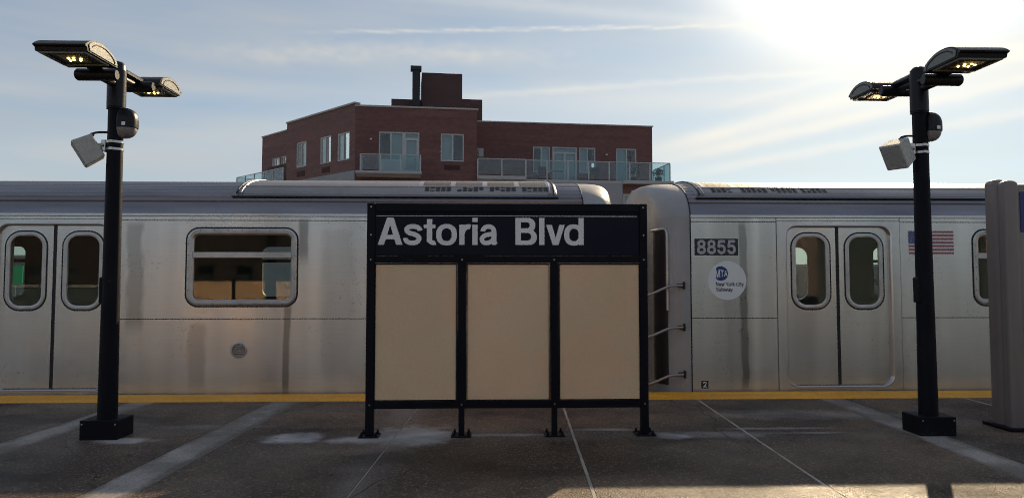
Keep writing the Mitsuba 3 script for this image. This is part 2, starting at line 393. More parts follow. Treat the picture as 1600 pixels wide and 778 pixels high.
scene['mat_tan'] = P(mikit.proc(tan), 0.6)
scene['mat_speaker'] = P(mikit.proc(lambda p, n, uv: mix([0.40, 0.39, 0.37], [0.50, 0.49, 0.46], fbm(p.x * 20, p.y * 20, p.z * 20))), 0.55)
scene['mat_lamp_metal'] = P(mikit.proc(lambda p, n, uv: mix([0.005, 0.005, 0.008], [0.012, 0.0115, 0.016], fbm(p.x * 14, p.y * 14, p.z * 14))), 0.38, spec=0.3)
scene['mat_lamp_grey'] = P(mikit.proc(lambda p, n, uv: mix([0.09, 0.10, 0.09], [0.24, 0.24, 0.215], noise(p.x * 170, p.y * 170, p.z * 170))), 0.45)
scene['mat_dome_lens'] = P((0.22, 0.20, 0.19), 0.22)
scene['mat_kiosk'] = P(mikit.proc(lambda p, n, uv: mix([0.19, 0.155, 0.15], [0.28, 0.235, 0.22], fbm(p.x * 5, p.y * 5, p.z * 1.2, 4))), 0.42, 0.5)
scene['mat_kiosk_blue'] = P((0.035, 0.03, 0.16), 0.4)
scene['mat_clamp'] = P((0.55, 0.54, 0.52), 0.3, 0.9)


def brick_pattern(u, v, c0, c1):
    row = dr.floor(v / 0.075); uu = u / 0.225 + 0.5 * (row - 2 * dr.floor(row / 2))
    k = cell_rand(dr.floor(uu), row, 4)
    fu = uu - dr.floor(uu); fv = v / 0.075 - row
    mortar = dr.maximum(1 - smoothstep(0.02, 0.06, dr.minimum(fu, 1 - fu)), 1 - smoothstep(0.05, 0.14, dr.minimum(fv, 1 - fv)))
    big = fbm(u * 0.5, v * 0.9, 2.0, 4)
    c = mix(c0, c1, 0.55 * k + 0.45 * big) * (0.8 + 0.4 * fbm(u * 0.25, v * 6.0, 3.0))
    return mix(c, [0.10, 0.075, 0.07], 0.5 * mortar)


scene['mat_brick'] = P(mikit.proc(lambda p, n, uv: brick_pattern(p.x * 0.99 + p.y * 0.8, p.z, [0.118, 0.049, 0.048], [0.190, 0.083, 0.075])), 0.85)
scene['mat_brick_side'] = P(mikit.proc(lambda p, n, uv: brick_pattern(p.x * 0.7 - p.y * 0.74, p.z, [0.130, 0.066, 0.066], [0.205, 0.105, 0.098])), 0.85)
scene['mat_penthouse'] = P(mikit.proc(lambda p, n, uv: mix([0.060, 0.032, 0.032], [0.085, 0.045, 0.043], fbm(p.x * 0.6, p.z * 3, 1.0))), 0.8)
scene['mat_stucco'] = P(mikit.proc(lambda p, n, uv: mix([0.24, 0.24, 0.27], [0.31, 0.31, 0.33], fbm(p.x * 0.7, p.y * 0.7, p.z * 0.7))), 0.85)
scene['mat_parapet'] = P(mikit.proc(lambda p, n, uv: mix([0.075, 0.105, 0.112], [0.105, 0.135, 0.14], fbm(p.x * 0.8, p.z * 0.8, 0.0))), 0.85)
scene['mat_row_brick'] = P((0.040, 0.032, 0.030), 0.85)
scene['mat_coping'] = P((0.36, 0.34, 0.33), 0.6)
scene['mat_slab'] = P((0.36, 0.36, 0.37), 0.7)
scene['mat_frame'] = P((0.42, 0.42, 0.42), 0.5)
scene['mat_blind'] = P((0.55, 0.60, 0.62), 0.7)
scene['mat_curtain'] = P((0.20, 0.26, 0.32), 0.7)
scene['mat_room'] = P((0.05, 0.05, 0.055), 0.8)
scene['mat_grille'] = P((0.055, 0.020, 0.018), 0.7)
scene['mat_rail_glass'] = {'type': 'thindielectric', 'int_ior': 1.52, 'specular_transmittance': {'type': 'rgb', 'value': [0.45, 0.62, 0.64]}}
scene['mat_plant'] = P((0.03, 0.045, 0.02), 0.7)
scene['mat_sign_green'] = P((0.015, 0.42, 0.17), 0.5)
scene['mat_far_grey'] = P(mikit.proc(lambda p, n, uv: mix([0.16, 0.17, 0.165], [0.24, 0.25, 0.245], fbm(p.x * 0.3, p.z * 0.6, 0.0))), 0.85)
scene['mat_led'] = P((0.6, 0.5, 0.3), 0.4)

# ------------------------------------------------------------------ the setting
W = 4000.0
add('ground', trimesh.Trimesh([(-W, -W, -8), (W, -W, -8), (W, W, -8), (-W, W, -8)], [(0, 1, 2), (0, 2, 3)], process=False), 'mat_ground', kind='structure', label='city ground far below the elevated station')
add('track_bed', box(-40, 40, 8.96, 16.5, -1.9, -1.35), 'mat_ballast', kind='structure', label='dark concrete deck carrying the track under the train')
for y in (9.78, 11.22):
    add('track_bed__rail', box(-40, 40, y - 0.035, y + 0.035, -1.35, -1.2), 'mat_rubber')
add('platform', box(-40, 40, -4.85, 8.90, -1.3, -0.09), 'mat_dark', kind='structure', label='dark speckled concrete station platform with pale joints')
XJ = [(-3.715, 0.15), (-2.185, 0.16), (-0.693, 0.0065), (0.815, 0.013), (2.327, 0.013), (3.835, 0.15)]   # joint lines at y = 8 and their half widths
sk = 0.044
YN, YF = -4.8, 8.388


def strip(xl, xr, y0, y1, z0, z1, g=0.0015):
    v = []
    for z in (z0, z1):
        for x, y in ((xl + g, y0), (xr - g, y0), (xr - g, y1), (xl + g, y1)):
            v.append((x + sk * (y - 8), y, z))
    return trimesh.convex.convex_hull(np.array(v))


joint_x = [(-8.2 + 0.0, 0.02), (-6.7, 0.02), (-5.2, 0.02)] + XJ + [(5.34, 0.02), (6.85, 0.02), (8.35, 0.02)]
prev = -24.0
for x, hw in joint_x:
    lo, hi = x - max(hw, 0.004), x + max(hw, 0.004)
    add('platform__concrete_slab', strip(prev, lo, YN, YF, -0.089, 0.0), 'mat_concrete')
    if hw > 0.05:
        add('platform__pale_band', strip(lo, hi, YN, YF, -0.089, -0.0015), 'mat_pale_concrete', label='wide pale strip of patched concrete')
    elif hw > 0:
        add('platform__joint_strip', strip(lo, hi, YN, YF, -0.089, -0.0015), 'mat_joint')
    else:
        add('platform__joint_strip', strip(lo, hi, YN, YF, -0.089, -0.004), 'mat_joint')
    prev = hi
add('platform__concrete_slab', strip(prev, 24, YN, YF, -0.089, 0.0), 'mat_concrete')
# yellow warning strip at the edge, in tiles with small domes
x = -11.0
while x < 11:
    add('platform__warning_tile', box(x + 0.002, x + 1.218, 8.392, 8.925, -0.089, 0.004, 0.003), 'mat_yellow')
    x += 1.22
dv, df = [], []
an = np.arange(6) * np.pi / 3
for gx in np.arange(-9, 9, 0.061):
    for gy in np.arange(8.42, 8.91, 0.061):
        k = len(dv)
        for r, z in ((0.0125, 0.004), (0.008, 0.009)):
            dv += [(gx + r * math.cos(a), gy + r * math.sin(a), z) for a in an]
        dv.append((gx, gy, 0.0095))
        for i in range(6):
            j = (i + 1) % 6
            df += [(k + i, k + j, k + 6 + j), (k + i, k + 6 + j, k + 6 + i), (k + 6 + i, k + 6 + j, k + 12)]
add('platform__warning_dome', trimesh.Trimesh(np.array(dv), df, process=False), 'mat_yellow', kind='stuff', label='small raised domes on the yellow edge tiles')
add('platform__edge_board', box(-40, 40, 8.927, 8.955, -0.5, -0.004), 'mat_rubber')

# ------------------------------------------------------------------ subway cars
Y0, YC = 9.0, 10.5
ROOF = np.array([(0, 2.09), (0.015, 2.15), (0.055, 2.22), (0.115, 2.295), (0.205, 2.365), (0.33, 2.43), (0.50, 2.49), (0.72, 2.54), (1.0, 2.585), (1.5, 2.61)])


def roof_profile(n=90, ripple=0.0, lo=0.0, hi=1.0, off=0.0):
    from scipy.interpolate import PchipInterpolator
    s = np.r_[0, np.cumsum(np.linalg.norm(np.diff(ROOF, axis=0), axis=1))]
    t = np.linspace(lo * s[-1], hi * s[-1], n)
    fy, fz = PchipInterpolator(s, ROOF[:, 0]), PchipInterpolator(s, ROOF[:, 1])
    p = np.stack([fy(t), fz(t)], 1)
    d = np.gradient(p, axis=0); nn = np.stack([-d[:, 1], d[:, 0]], 1); nn /= np.linalg.norm(nn, axis=1, keepdims=True)
    h = off + 0 * t
    if ripple:
        wl = np.where(t < 0.16, 0.2, 0.092)
        ph = np.cumsum(np.r_[0, np.diff(t)] / wl)
        h = h + ripple * np.where(t < 0.15, 0.0, np.clip(np.sin(2 * np.pi * ph) * 1.8, -1, 0.55))
    return p + nn * h[:, None], t


def seam_x(c):
    return c


class Car:
    def __init__(self, key, label, x_end, x_far, dirn, doors, wins, far_doors, far_wins, seam):
        self.key = key
        labels[key] = {'label': label, 'category': 'subway car', 'group': 'stainless steel subway cars coupled at the platform'}
        self.dirn = dirn
        k = lambda s: f'{key}__{s}'
        self.k = k
        xa, xb = min(x_far, seam), max(x_far, seam)
        # --- near side, in panels with open joints over a dark backing
        edges = sorted([xa, xb] + [d + s * 0.755 for d in doors for s in (-1, 1)])
        backing = sbox(xa, -0.25, xb, 2.06)
        for d in doors: backing = backing.difference(sbox(d - 0.70, -0.3, d + 0.70, 2.0))
        for w in wins: backing = backing.difference(rrect(w - 0.615, w + 0.615, 1.035, 1.895, 0.12))
        add(k('body_frame'), plate(backing, Y0 + 0.012, Y0 + 0.05), 'mat_rubber')
        g = 0.0045
        for a, b in zip(edges[:-1], edges[1:]):
            over = any(abs((a + b) / 2 - d) < 0.3 for d in doors)
            for z0, z1 in ((2.022, 2.062),) if over else ((-0.02, 0.862), (0.862, 2.012), (2.012, 2.062)):
                q = sbox(a + g, z0 + g, b - g, z1 - g)
                for w in wins:
                    if a < w < b: q = q.difference(rrect(w - 0.625, w + 0.625, 1.025, 1.905, 0.13))
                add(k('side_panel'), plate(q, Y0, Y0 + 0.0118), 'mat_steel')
        for d in doors: self.door(d)
        for w in wins: self.window(w)
        # --- far side
        far = sbox(xa, -0.25, xb, 2.06)
        for d in far_doors:
            for s in (-1, 1): far = far.difference(rrect(d + s * 0.34 - 0.19, d + s * 0.34 + 0.19, 1.01, 1.83, 0.15))
        for w in far_wins: far = far.difference(rrect(w - 0.57, w + 0.57, 1.06, 1.83, 0.1))
        add(k('far_side_wall'), plate(far, 11.98, 12.0), 'mat_steel')
        add(k('inner_lining'), plate(far, 11.955, 11.978), 'mat_lining')
        for w in far_wins:
            add(k('far_window'), self.sheet(rrect(w - 0.58, w + 0.58, 1.05, 1.84, 0.1), 11.979), 'mat_clear_glass')
            add(k('far_window_bar'), box(w - 0.57, w + 0.57, 11.955, 11.995, 1.585, 1.635), 'mat_interior')
        for d in far_doors:
            for s in (-1, 1):
                add(k('far_window'), self.sheet(rrect(d + s * 0.34 - 0.2, d + s * 0.34 + 0.2, 1.0, 1.84, 0.15), 11.979), 'mat_clear_glass')
        # --- roof
        p, t = roof_profile(460, 0.012)
        prof = np.vstack([p + [Y0, 0], (p * [-1, 1] + [12.0, 0])[::-1][1:]])
        xs = np.linspace(xa, xb, 3)
        G = np.zeros((len(prof), len(xs), 3)); G[..., 0] = xs[None]; G[..., 1] = prof[:, None, 0]; G[..., 2] = prof[:, None, 1]
        add(k('roof'), grid_mesh(G), 'mat_roof_steel', smooth=35)
        add(k('drip_rail'), join(prism_x([(Y0 - 0.014, 2.064), (Y0 + 0.02, 2.064), (Y0 + 0.02, 2.094), (Y0 - 0.006, 2.094), (Y0 - 0.014, 2.086)], xa, xb)), 'mat_trim')
        # rivets under the drip rail
        # --- inside
        add(k('floor'), box(xa, xb, Y0 + 0.09, 11.95, -0.12, -0.01), 'mat_interior_floor')
        add(k('ceiling'), box(xa, xb, Y0 + 0.06, 11.95, 2.02, 2.06), 'mat_interior')
        for e in (xa + 0.02, xb - 0.05):
            add(k('inner_bulkhead'), box(e, e + 0.03, Y0 + 0.06, 11.95, -0.01, 2.02), 'mat_interior')
        for w in wins:
            for yy0, yy1, bk in ((Y0 + 0.10, Y0 + 0.52, Y0 + 0.10), (11.48, 11.92, 11.86)):
                m = join(box(w - 1.1, w + 1.1, yy0, yy1, 0.36, 0.44, 0.02), box(w - 1.1, w + 1.1, bk, bk + 0.06, 0.44, 0.92, 0.02))
                add(k('seat_bench'), m, 'mat_seat')
        for d in doors:
            for s in (-1, 1):
                add(k('grab_pole'), join(cyl((d + s * 0.80, Y0 + 0.55, -0.01), (d + s * 0.80, Y0 + 0.55, 2.02), 0.017)), 'mat_trim')
                add(k('wind_screen'), box(d + s * 0.80 - 0.012, d + s * 0.80 + 0.012, Y0 + 0.1, Y0 + 0.5, 0.2, 1.45), 'mat_interior')
            add(k('grab_pole'), cyl((d, YC, -0.01), (d, YC, 2.02), 0.017), 'mat_trim')
        # --- below the floor
        add(k('underframe'), box(xa, xb, Y0 + 0.25, 11.75, -0.75, -0.13), 'mat_rubber')
        bx = seam - dirn * 2.4
        for sx in (-1.05, 1.05):
            for y in (9.78, 11.22):
                add(k('wheel'), cyl((bx + sx, y - 0.06, -0.78), (bx + sx, y + 0.06, -0.78), 0.42, 28), 'mat_rubber')
        self.end(seam, dirn)

    @staticmethod
    def sheet(poly, y):
        v, f = trimesh.creation.triangulate_polygon(poly, engine='earcut')
        v = np.asarray(v)
        return trimesh.Trimesh(np.stack([v[:, 0], np.full(len(v), y), v[:, 1]], 1), f, process=False)

    def window(self, w):
        k = self.k
        x0, x1, z0, z1 = w - 0.635, w + 0.635, 1.015, 1.915
        kw = f'{numbered(k("window"))}'
        # rounded metal frame, proud of the side, in a dark groove
        scene[kw] = mikit.ply(ring(x0, x1, z0, z1, 0.135, [(0.0, Y0 + 0.02), (0.0, Y0 - 0.006), (-0.012, Y0 - 0.014), (-0.030, Y0 - 0.014), (-0.036, Y0 - 0.008), (-0.050, Y0 - 0.008), (-0.072, Y0 + 0.012), (-0.072, Y0 + 0.045)]), 'mat_trim_worn', smooth=40)
        add(kw + '__gasket', ring(x0, x1, z0, z1, 0.135, [(0.019, Y0 + 0.02), (0.019, Y0 - 0.003), (0.001, Y0 - 0.003), (0.001, Y0 + 0.02)]), 'mat_rubber')
        add(kw + '__transom', box(x0 + 0.06, x1 - 0.06, Y0 - 0.004, Y0 + 0.03, 1.572, 1.642, 0.006), 'mat_trim_worn')
        add(kw + '__glass_pane', self.sheet(rrect(x0 + 0.05, x1 - 0.05, z0 + 0.05, 1.576, 0.085), Y0 + 0.022), 'mat_glass')
        add(kw + '__glass_pane', self.sheet(rrect(x0 + 0.05, x1 - 0.05, 1.638, z1 - 0.05, 0.085), Y0 + 0.020), 'mat_glass')
        # screws round the frame
        ms = []
        for t in np.linspace(0.12, 0.88, 7):
            for z in (z0 + 0.020, z1 - 0.020):
                ms.append(cyl((x0 + (x1 - x0) * t, Y0 - 0.017, z), (x0 + (x1 - x0) * t, Y0 - 0.013, z), 0.006, 6))
        for t in np.linspace(0.2, 0.8, 5):
            for x in (x0 + 0.020, x1 - 0.020):
                ms.append(cyl((x, Y0 - 0.017, z0 + (z1 - z0) * t), (x, Y0 - 0.013, z0 + (z1 - z0) * t), 0.006, 6))
        add(kw + '__screw', join(*ms), 'mat_rubber', kind='stuff')

    def door(self, d):
        k = self.k
        hw = 0.652
        zt, zb = 1.975, 0.05
        # pocket surround
        outer = sbox(d - 0.752, -0.015, d + 0.752, 2.02)
        hole = rrect(d - hw, d + hw, zb - 0.012, zt, 0.14, 10)
        add(k('door_surround'), plate(outer.difference(hole), Y0 - 0.006, Y0 + 0.0118), 'mat_steel')
        add(k('door_jamb'), ring(d - hw, d + hw, zb - 0.012, zt, 0.14, [(0.0, Y0 + 0.03), (0.004, Y0 - 0.007), (-0.008, Y0 - 0.012), (-0.018, Y0 - 0.004), (-0.030, Y0 + 0.035), (-0.030, Y0 + 0.075), (0.0, Y0 + 0.075)], 12), 'mat_trim', smooth=50)
        op = rrect(d - hw + 0.026, d + hw - 0.026, zb + 0.02, zt - 0.03, 0.115, 10)
        for s in (-1, 1):
            x0, x1 = (d - hw, d - 0.021) if s < 0 else (d + 0.021, d + hw)
            leaf = op.intersection(sbox(x0, 0, x1, 3))
            wx = d + s * 0.327
            win = rrect(wx - 0.215, wx + 0.215, 0.985, 1.86, 0.16, 10)
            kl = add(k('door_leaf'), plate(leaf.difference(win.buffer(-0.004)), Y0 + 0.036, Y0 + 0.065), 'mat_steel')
            pr = [(0.012, Y0 + 0.05), (0.012, Y0 + 0.030), (0.004, Y0 + 0.026), (-0.028, Y0 + 0.026), (-0.036, Y0 + 0.032), (-0.036, Y0 + 0.06)]
            add(kl + '__window_frame', ring(wx - 0.218, wx + 0.218, 0.982, 1.863, 0.16, pr, 12), 'mat_trim_worn', smooth=40)
            add(kl + '__gasket', ring(wx - 0.218, wx + 0.218, 0.982, 1.863, 0.16, [(0.029, Y0 + 0.05), (0.029, Y0 + 0.033), (0.0125, Y0 + 0.033), (0.0125, Y0 + 0.05)], 12), 'mat_rubber')
            add(kl + '__glass_pane', self.sheet(rrect(wx - 0.195, wx + 0.195, 1.005, 1.84, 0.14), Y0 + 0.05), 'mat_glass')
        add(k('door_seal'), box(d - 0.0195, d + 0.0195, Y0 + 0.040, Y0 + 0.07, zb, zt - 0.02), 'mat_rubber')
        add(k('door_sill'), join(box(d - 0.60, d + 0.60, Y0 - 0.010, Y0 + 0.03, 0.018, 0.048, 0.006)), 'mat_trim')
        add(k('door_track'), box(d - 0.63, d + 0.63, Y0 + 0.012, Y0 + 0.08, 0.048, 0.066), 'mat_rubber')

    def end(self, seam, s):
        """rounded end of the car: rings that shrink in plan and droop at the front"""
        k = self.k
        p, _ = roof_profile(40)
        half = np.vstack([np.stack([np.zeros(16), np.linspace(-0.3, 2.07, 16)], 1), p])     # (inward offset, z)

        def pos(a, off=0.0, rows=half):
            w = 1.10 + 0.40 * math.cos(a)
            x = seam + s * ((0.40 if s > 0 else 0.36) + off) * math.sin(a)
            drop = 0.05 * (1 - math.cos(a)) ** 1.6
            z = rows[:, 1] - drop * np.clip((rows[:, 1] - 1.7) / 0.85, 0, 1) ** 1.5
            y = YC - (w + off * math.cos(a)) * (1 - rows[:, 0] / 1.5)
            return np.stack([np.full(len(rows), x), y, z], 1)
        A = np.radians(np.linspace(0, 90, 22))
        near = np.stack([pos(a) for a in A])
        far = near.copy(); far[..., 1] = 2 * YC - far[..., 1]
        front = near[-1]
        # closing face, slightly domed
        cap = np.stack([front * (1 - t) + np.stack([front[:, 0], 2 * YC - front[:, 1], front[:, 2]], 1) * t + np.array([s * 0.05 * math.sin(math.pi * t), 0, 0]) for t in np.linspace(0, 1, 9)])
        m = join(grid_mesh(near), grid_mesh(far[:, ::-1]), grid_mesh(cap))
        m.merge_vertices()
        add(k('end_cap'), m, 'mat_fiberglass', smooth=50)
        # dark joint between the end cap and the side
        seam_row = np.vstack([half[1:], ])
        pts = np.stack([np.full(len(seam_row), seam), Y0 + seam_row[:, 0] - 0.004, seam_row[:, 1] + 0.004], 1)
        add(k('end_seam'), tube(pts, 0.0075, 8), 'mat_rubber', smooth=40)
        # dark recessed panel with a pale frame on the rounded corner
        rows = np.stack([np.zeros(20), np.linspace(0.06, 1.93, 20)], 1)
        aa = np.radians(np.linspace(44, 89, 12))
        patch = np.stack([pos(a, 0.006, rows) for a in aa])
        add(k('end_window'), grid_mesh(patch), 'mat_end_glass', smooth=True)
        path = [pos(a, 0.010, rows[:1])[0] for a in aa] 
        zt = 1.93
        border = []
        for z in np.linspace(0.95, zt - 0.08, 14): border.append(pos(aa[0], 0.012, np.array([[0, z]]))[0])
        for t in np.linspace(0, 1, 6): border.append(pos(aa[0] + math.radians(5) * (1 - math.cos(t * math.pi / 2)), 0.012, np.array([[0, zt - 0.08 + 0.08 * math.sin(t * math.pi / 2)]]))[0])
        for a in np.linspace(aa[0] + math.radians(7), aa[-1], 10): border.append(pos(a, 0.012, np.array([[0, zt]]))[0])
        border = np.array(border); border[:, 2] = np.where(border[:, 2] > 1.7, border[:, 2], border[:, 2])
        add(k('end_window_frame'), tube(border, 0.019, 8), 'mat_trim_worn', smooth=40)

    def hood(self, x0, x1, grilles):
        k = self.k
        p, t = roof_profile(60, 0, 0.20, 1.0, 0.030)
        p2 = p.copy()
        lo, _ = roof_profile(2, 0, 0.185, 0.20, 0.0)
        prof = np.vstack([lo[:1], p2])
        prof = np.vstack([prof + [Y0, 0], (prof * [-1, 1] + [12.0, 0])[::-1][1:]])
        n = 6
        xs = np.r_[x0, x0 + 0.03, np.linspace(x0 + 0.06, x1 - 0.06, n), x1 - 0.03, x1]
        G = np.zeros((len(prof), len(xs), 3)); G[..., 0] = xs[None]; G[..., 1] = prof[:, None, 0]; G[..., 2] = prof[:, None, 1]
        lowp, _ = roof_profile(60, 0, 0.20, 1.0, -0.004)
        lowp = np.vstack([lo[:1], lowp]); lowp = np.vstack([lowp + [Y0, 0], (lowp * [-1, 1] + [12.0, 0])[::-1][1:]])
        for i in (0, len(xs) - 1): G[:, i, 1:] = lowp
        kh = add(k('roof_hood'), grid_mesh(G), 'mat_hood', smooth=30)
        # bands at both ends
        for xx in (x0 + 0.05, x1 - 0.05):
            b, _ = roof_profile(30, 0, 0.17, 1.0, 0.034)
            add(kh + '__edge_band', tube(np.stack([np.full(30, xx), b[:, 0] + Y0, b[:, 1]], 1), 0.011, 6), 'mat_rubber', smooth=40)
            add(kh + '__edge_band', tube(np.stack([np.full(30, xx + (0.05 if xx < (x0 + x1) / 2 else -0.05)), b[:, 0] + Y0, b[:, 1]], 1), 0.009, 6), 'mat_trim', smooth=40)
        add(kh + '__foot_rail', prism_x([(Y0 + 0.10, 2.302), (Y0 + 0.15, 2.302), (Y0 + 0.15, 2.316), (Y0 + 0.10, 2.316)], x0, x1), 'mat_rubber')
        # upper lip that catches the light
        a, _ = roof_profile(2, 0, 0.29, 0.30, 0.033)
        add(kh + '__lip', tube(np.array([(x0 + 0.06, Y0 + a[0, 0], a[0, 1]), (x1 - 0.06, Y0 + a[0, 0], a[0, 1])]), 0.010, 8), 'mat_trim_worn', smooth=40)
        if not grilles: return
        g0, g1 = grilles
        # four dark top panels between pale ribs
        n = 4; wv = (g1 - g0) / n
        for i in range(n):
            u, _ = roof_profile(8, 0, 0.31, 0.50, 0.034)
            a0, a1 = g0 + i * wv + 0.035, g0 + (i + 1) * wv - 0.035
            Q = np.zeros((8, 2, 3)); Q[..., 0] = [[a0, a1]]; Q[..., 1] = Y0 + u[:, None, 0]; Q[..., 2] = u[:, None, 1]
            add(kh + '__top_grille', grid_mesh(Q), 'mat_hatch')
        for i in range(n + 1):
            u, _ = roof_profile(8, 0, 0.29, 0.52, 0.036)
            x = g0 + i * wv
            Q = np.zeros((8, 2, 3)); Q[..., 0] = [[x - 0.03, x + 0.03]]; Q[..., 1] = Y0 + u[:, None, 0]; Q[..., 2] = u[:, None, 1]
            add(kh + '__rib', grid_mesh(Q), 'mat_trim_worn')
        # louvre slots in groups along the lower skirt
        for gi in range(4):
            c0 = g0 + 0.06 + gi * wv
            for sx in range(int(rng.integers(4, 6))):
                for row in range(4):
                    if rng.random() < 0.12: continue
                    xx = c0 + sx * 0.066 + 0.004 * (row % 2)
                    f = 0.205 + row * 0.021
                    u, _ = roof_profile(2, 0, f, f + 0.012, 0.034)
                    Q = np.zeros((2, 2, 3)); Q[..., 0] = [[xx, xx + 0.052]]; Q[..., 1] = Y0 + u[:, None, 0]; Q[..., 2] = u[:, None, 1]
                    self.slots.append(grid_mesh(Q))
        add(kh + '__louvre_slot', join(*self.slots), 'mat_rubber', kind='stuff', label='rows of short dark louvre slots in the roof hood skirt')

    slots = []


scene['mat_bar'] = P((0.38, 0.35, 0.35), 0.33, 0.85)
scene['mat_end_glass'] = P((0.030, 0.022, 0.024), 0.3)
scene['mat_hatch'] = P(mikit.proc(lambda p, n, uv: mix([0.07, 0.062, 0.055], [0.12, 0.105, 0.09], noise(p.x * 40, p.y * 40))), 0.5, 0.3)

left = Car('subway_car', 'stainless steel subway car on the left, with a round vent below its wide window', 1.6, -16.0, 1, [-5.02, -0.53], [-2.85], [-5.05, -0.55], [-7.66, -2.9], 1.17)
left.slots = []
left.hood(-3.02, 0.88, (-0.80, 0.78))
right = Car('subway_car_001', 'stainless steel subway car numbered 8855 on the right, with a flag decal', 2.0, 20.0, -1, [4.25], [6.545], [4.62], [6.78, 2.9], 2.452)
right.slots = []
right.hood(2.56, 14.0, (2.72, 4.22))
for c in (left, right):
    pass


def on_side(key, poly, off, mat, depth=0.0015, **kw):
    return add(key, plate(poly, Y0 - off - depth, Y0 - off), mat, **kw)


# round vent in the left car
v = add('subway_car__round_vent', ring(-2.966, -2.770, 0.408, 0.600, 0.0958, [(0.0, Y0 + 0.002), (0.0, Y0 - 0.007), (-0.006, Y0 - 0.011), (-0.022, Y0 - 0.011), (-0.026, Y0 + 0.002)], 12), 'mat_trim_worn', smooth=40)
add(v + '__mesh', plate(Point(-2.868, 0.504).buffer(0.073), Y0 - 0.0025, Y0 - 0.0005), 'mat_hatch')
add(v + '__louvre', join(*[box(-2.868 - math.sqrt(0.07 ** 2 - (z - 0.504) ** 2), -2.868 + math.sqrt(0.07 ** 2 - (z - 0.504) ** 2), Y0 - 0.007, Y0 - 0.0035, z - 0.004, z + 0.004) for z in np.arange(0.504 - 0.06, 0.565, 0.02)]), 'mat_trim_worn', kind='stuff')
add('subway_car__rivet', join(*[cyl((x, Y0 - 0.0045, 2.036), (x, Y0 - 0.001, 2.036), 0.005, 6) for x in np.arange(-4.2, -1.5, 0.11)]), 'mat_trim_worn', kind='stuff')
# roof ventilator hoods, small dark boxes on the hood
for x, w in ((-2.55, 0.07), (-2.3, 0.07), (-1.92, 0.16), (-1.55, 0.10), (-1.2, 0.08), (-0.62, 0.14)):
    add('subway_car__roof_bracket', box(x, x + w, 9.235, 9.30, 2.392, 2.412, 0.004), 'mat_rubber')
for x, w in ((4.72, 0.10), (5.15, 0.16), (6.1, 0.10), (6.5, 0.20), (2.9, 0.08), (3.5, 0.09)):
    add('subway_car_001__roof_bracket', box(x, x + w, 9.235, 9.30, 2.392, 2.412, 0.004), 'mat_hatch')
# number plate 8855
k = on_side('subway_car_001__number_plate', sbox(2.500, 1.608, 3.027, 1.809), 0.001, 'mat_mark_black', label='black plate with the pale number 8855')
add(k + '__digits', text('8855', 0.158, 2.530, Y0 - 0.003, 1.630, 0.470, fat=0.02), 'mat_digit', label='pale grey number 8855')
k = on_side('subway_car_001__round_emblem', Point(2.890, 1.309).buffer(0.231, quad_segs=24), 0.001, 'mat_emblem', label='round white disc lettered New York City Subway')
cx, cz, r = 2.815, 1.392, 0.086
blue = Point(cx, cz).buffer(r, quad_segs=20).intersection(sbox(cx - 0.066, 0, 9, 9))
on_side(k + '__blue_badge', blue, 0.003, 'mat_mark_blue')
m = text('MTA', 0.085, 0.0, Y0 - 0.005, 0.0, 0.148)
vv = m.vertices.copy(); tt = vv[:, 0] / 0.148
sc = 1.28 - 0.62 * tt
vv[:, 2] = (vv[:, 2] - 0.042) * sc + cz + 0.0 + 0.02 * (0.5 - tt) * 0
vv[:, 0] = cx - 0.072 + 0.148 * (tt * 1.22 - 0.22 * tt * tt) + 0.12 * (vv[:, 2] - cz) * -0.25
m.vertices = vv
add(k + '__badge_letters', m, 'mat_emblem', label='white letters MTA shrinking to the right')
add(k + '__lettering', join(text('New York City', 0.043, 2.752, Y0 - 0.003, 1.243, 0.338), text('Subway', 0.043, 2.752, Y0 - 0.003, 1.180, 0.202)), 'mat_mark_black', label='black lettering New York City Subway')
k = on_side('subway_car_001__small_number_plate', sbox(2.560, 0.033, 2.646, 0.123), 0.001, 'mat_mark_black')
add(k + '__digit', text('2', 0.062, 2.583, Y0 - 0.003, 0.048, 0.042), 'mat_white')
# flag
fx0, fx1, fz0, fz1 = 5.113, 5.670, 1.627, 1.906
k = on_side('subway_car_001__flag_decal', sbox(fx0, fz0, fx1, fz1), 0.001, 'mat_flag_white', label='flag decal with red and white stripes')
h = (fz1 - fz0) / 13
for i in range(0, 13, 2):
    on_side(k + '__red_stripe', sbox(fx0 + 0.001, fz1 - (i + 1) * h, fx1 - 0.001, fz1 - i * h), 0.003, 'mat_flag_red', 0.001)
on_side(k + '__blue_canton', sbox(fx0 + 0.0005, fz1 - 7 * h - 0.0005, fx0 + 0.225, fz1 + 0.0005), 0.0045, 'mat_flag_blue', 0.001)
stars = []
for r_ in range(9):
    for c_ in range(6 if r_ % 2 == 0 else 5):
        sx = fx0 + 0.018 + 0.0375 * (c_ + (0.5 if r_ % 2 else 0)); sz = fz1 - 0.014 - r_ * 0.0152
        pts = [(sx + (0.0075 if q % 2 == 0 else 0.003) * math.sin(q * math.pi / 5), sz + (0.0075 if q % 2 == 0 else 0.003) * math.cos(q * math.pi / 5)) for q in range(10)]
        stars.append(plate(Polygon(pts), Y0 - 0.0075, Y0 - 0.0065))
add(k + '__star', join(*stars), 'mat_flag_white', kind='stuff', label='fifty small white stars')
# destination display behind the right window
k = add('subway_car_001__destination_display', box(6.10, 7.0, Y0 + 0.05, Y0 + 0.09, 1.60, 1.83, 0.005), 'mat_rubber')
add(k + '__lit_strip', box(6.112, 6.135, Y0 + 0.046, Y0 + 0.049, 1.625, 1.80), 'mat_led', emitter={'type': 'area', 'radiance': {'type': 'rgb', 'value': [2.6, 0.75, 0.03]}}, label='lit amber edge of the display')
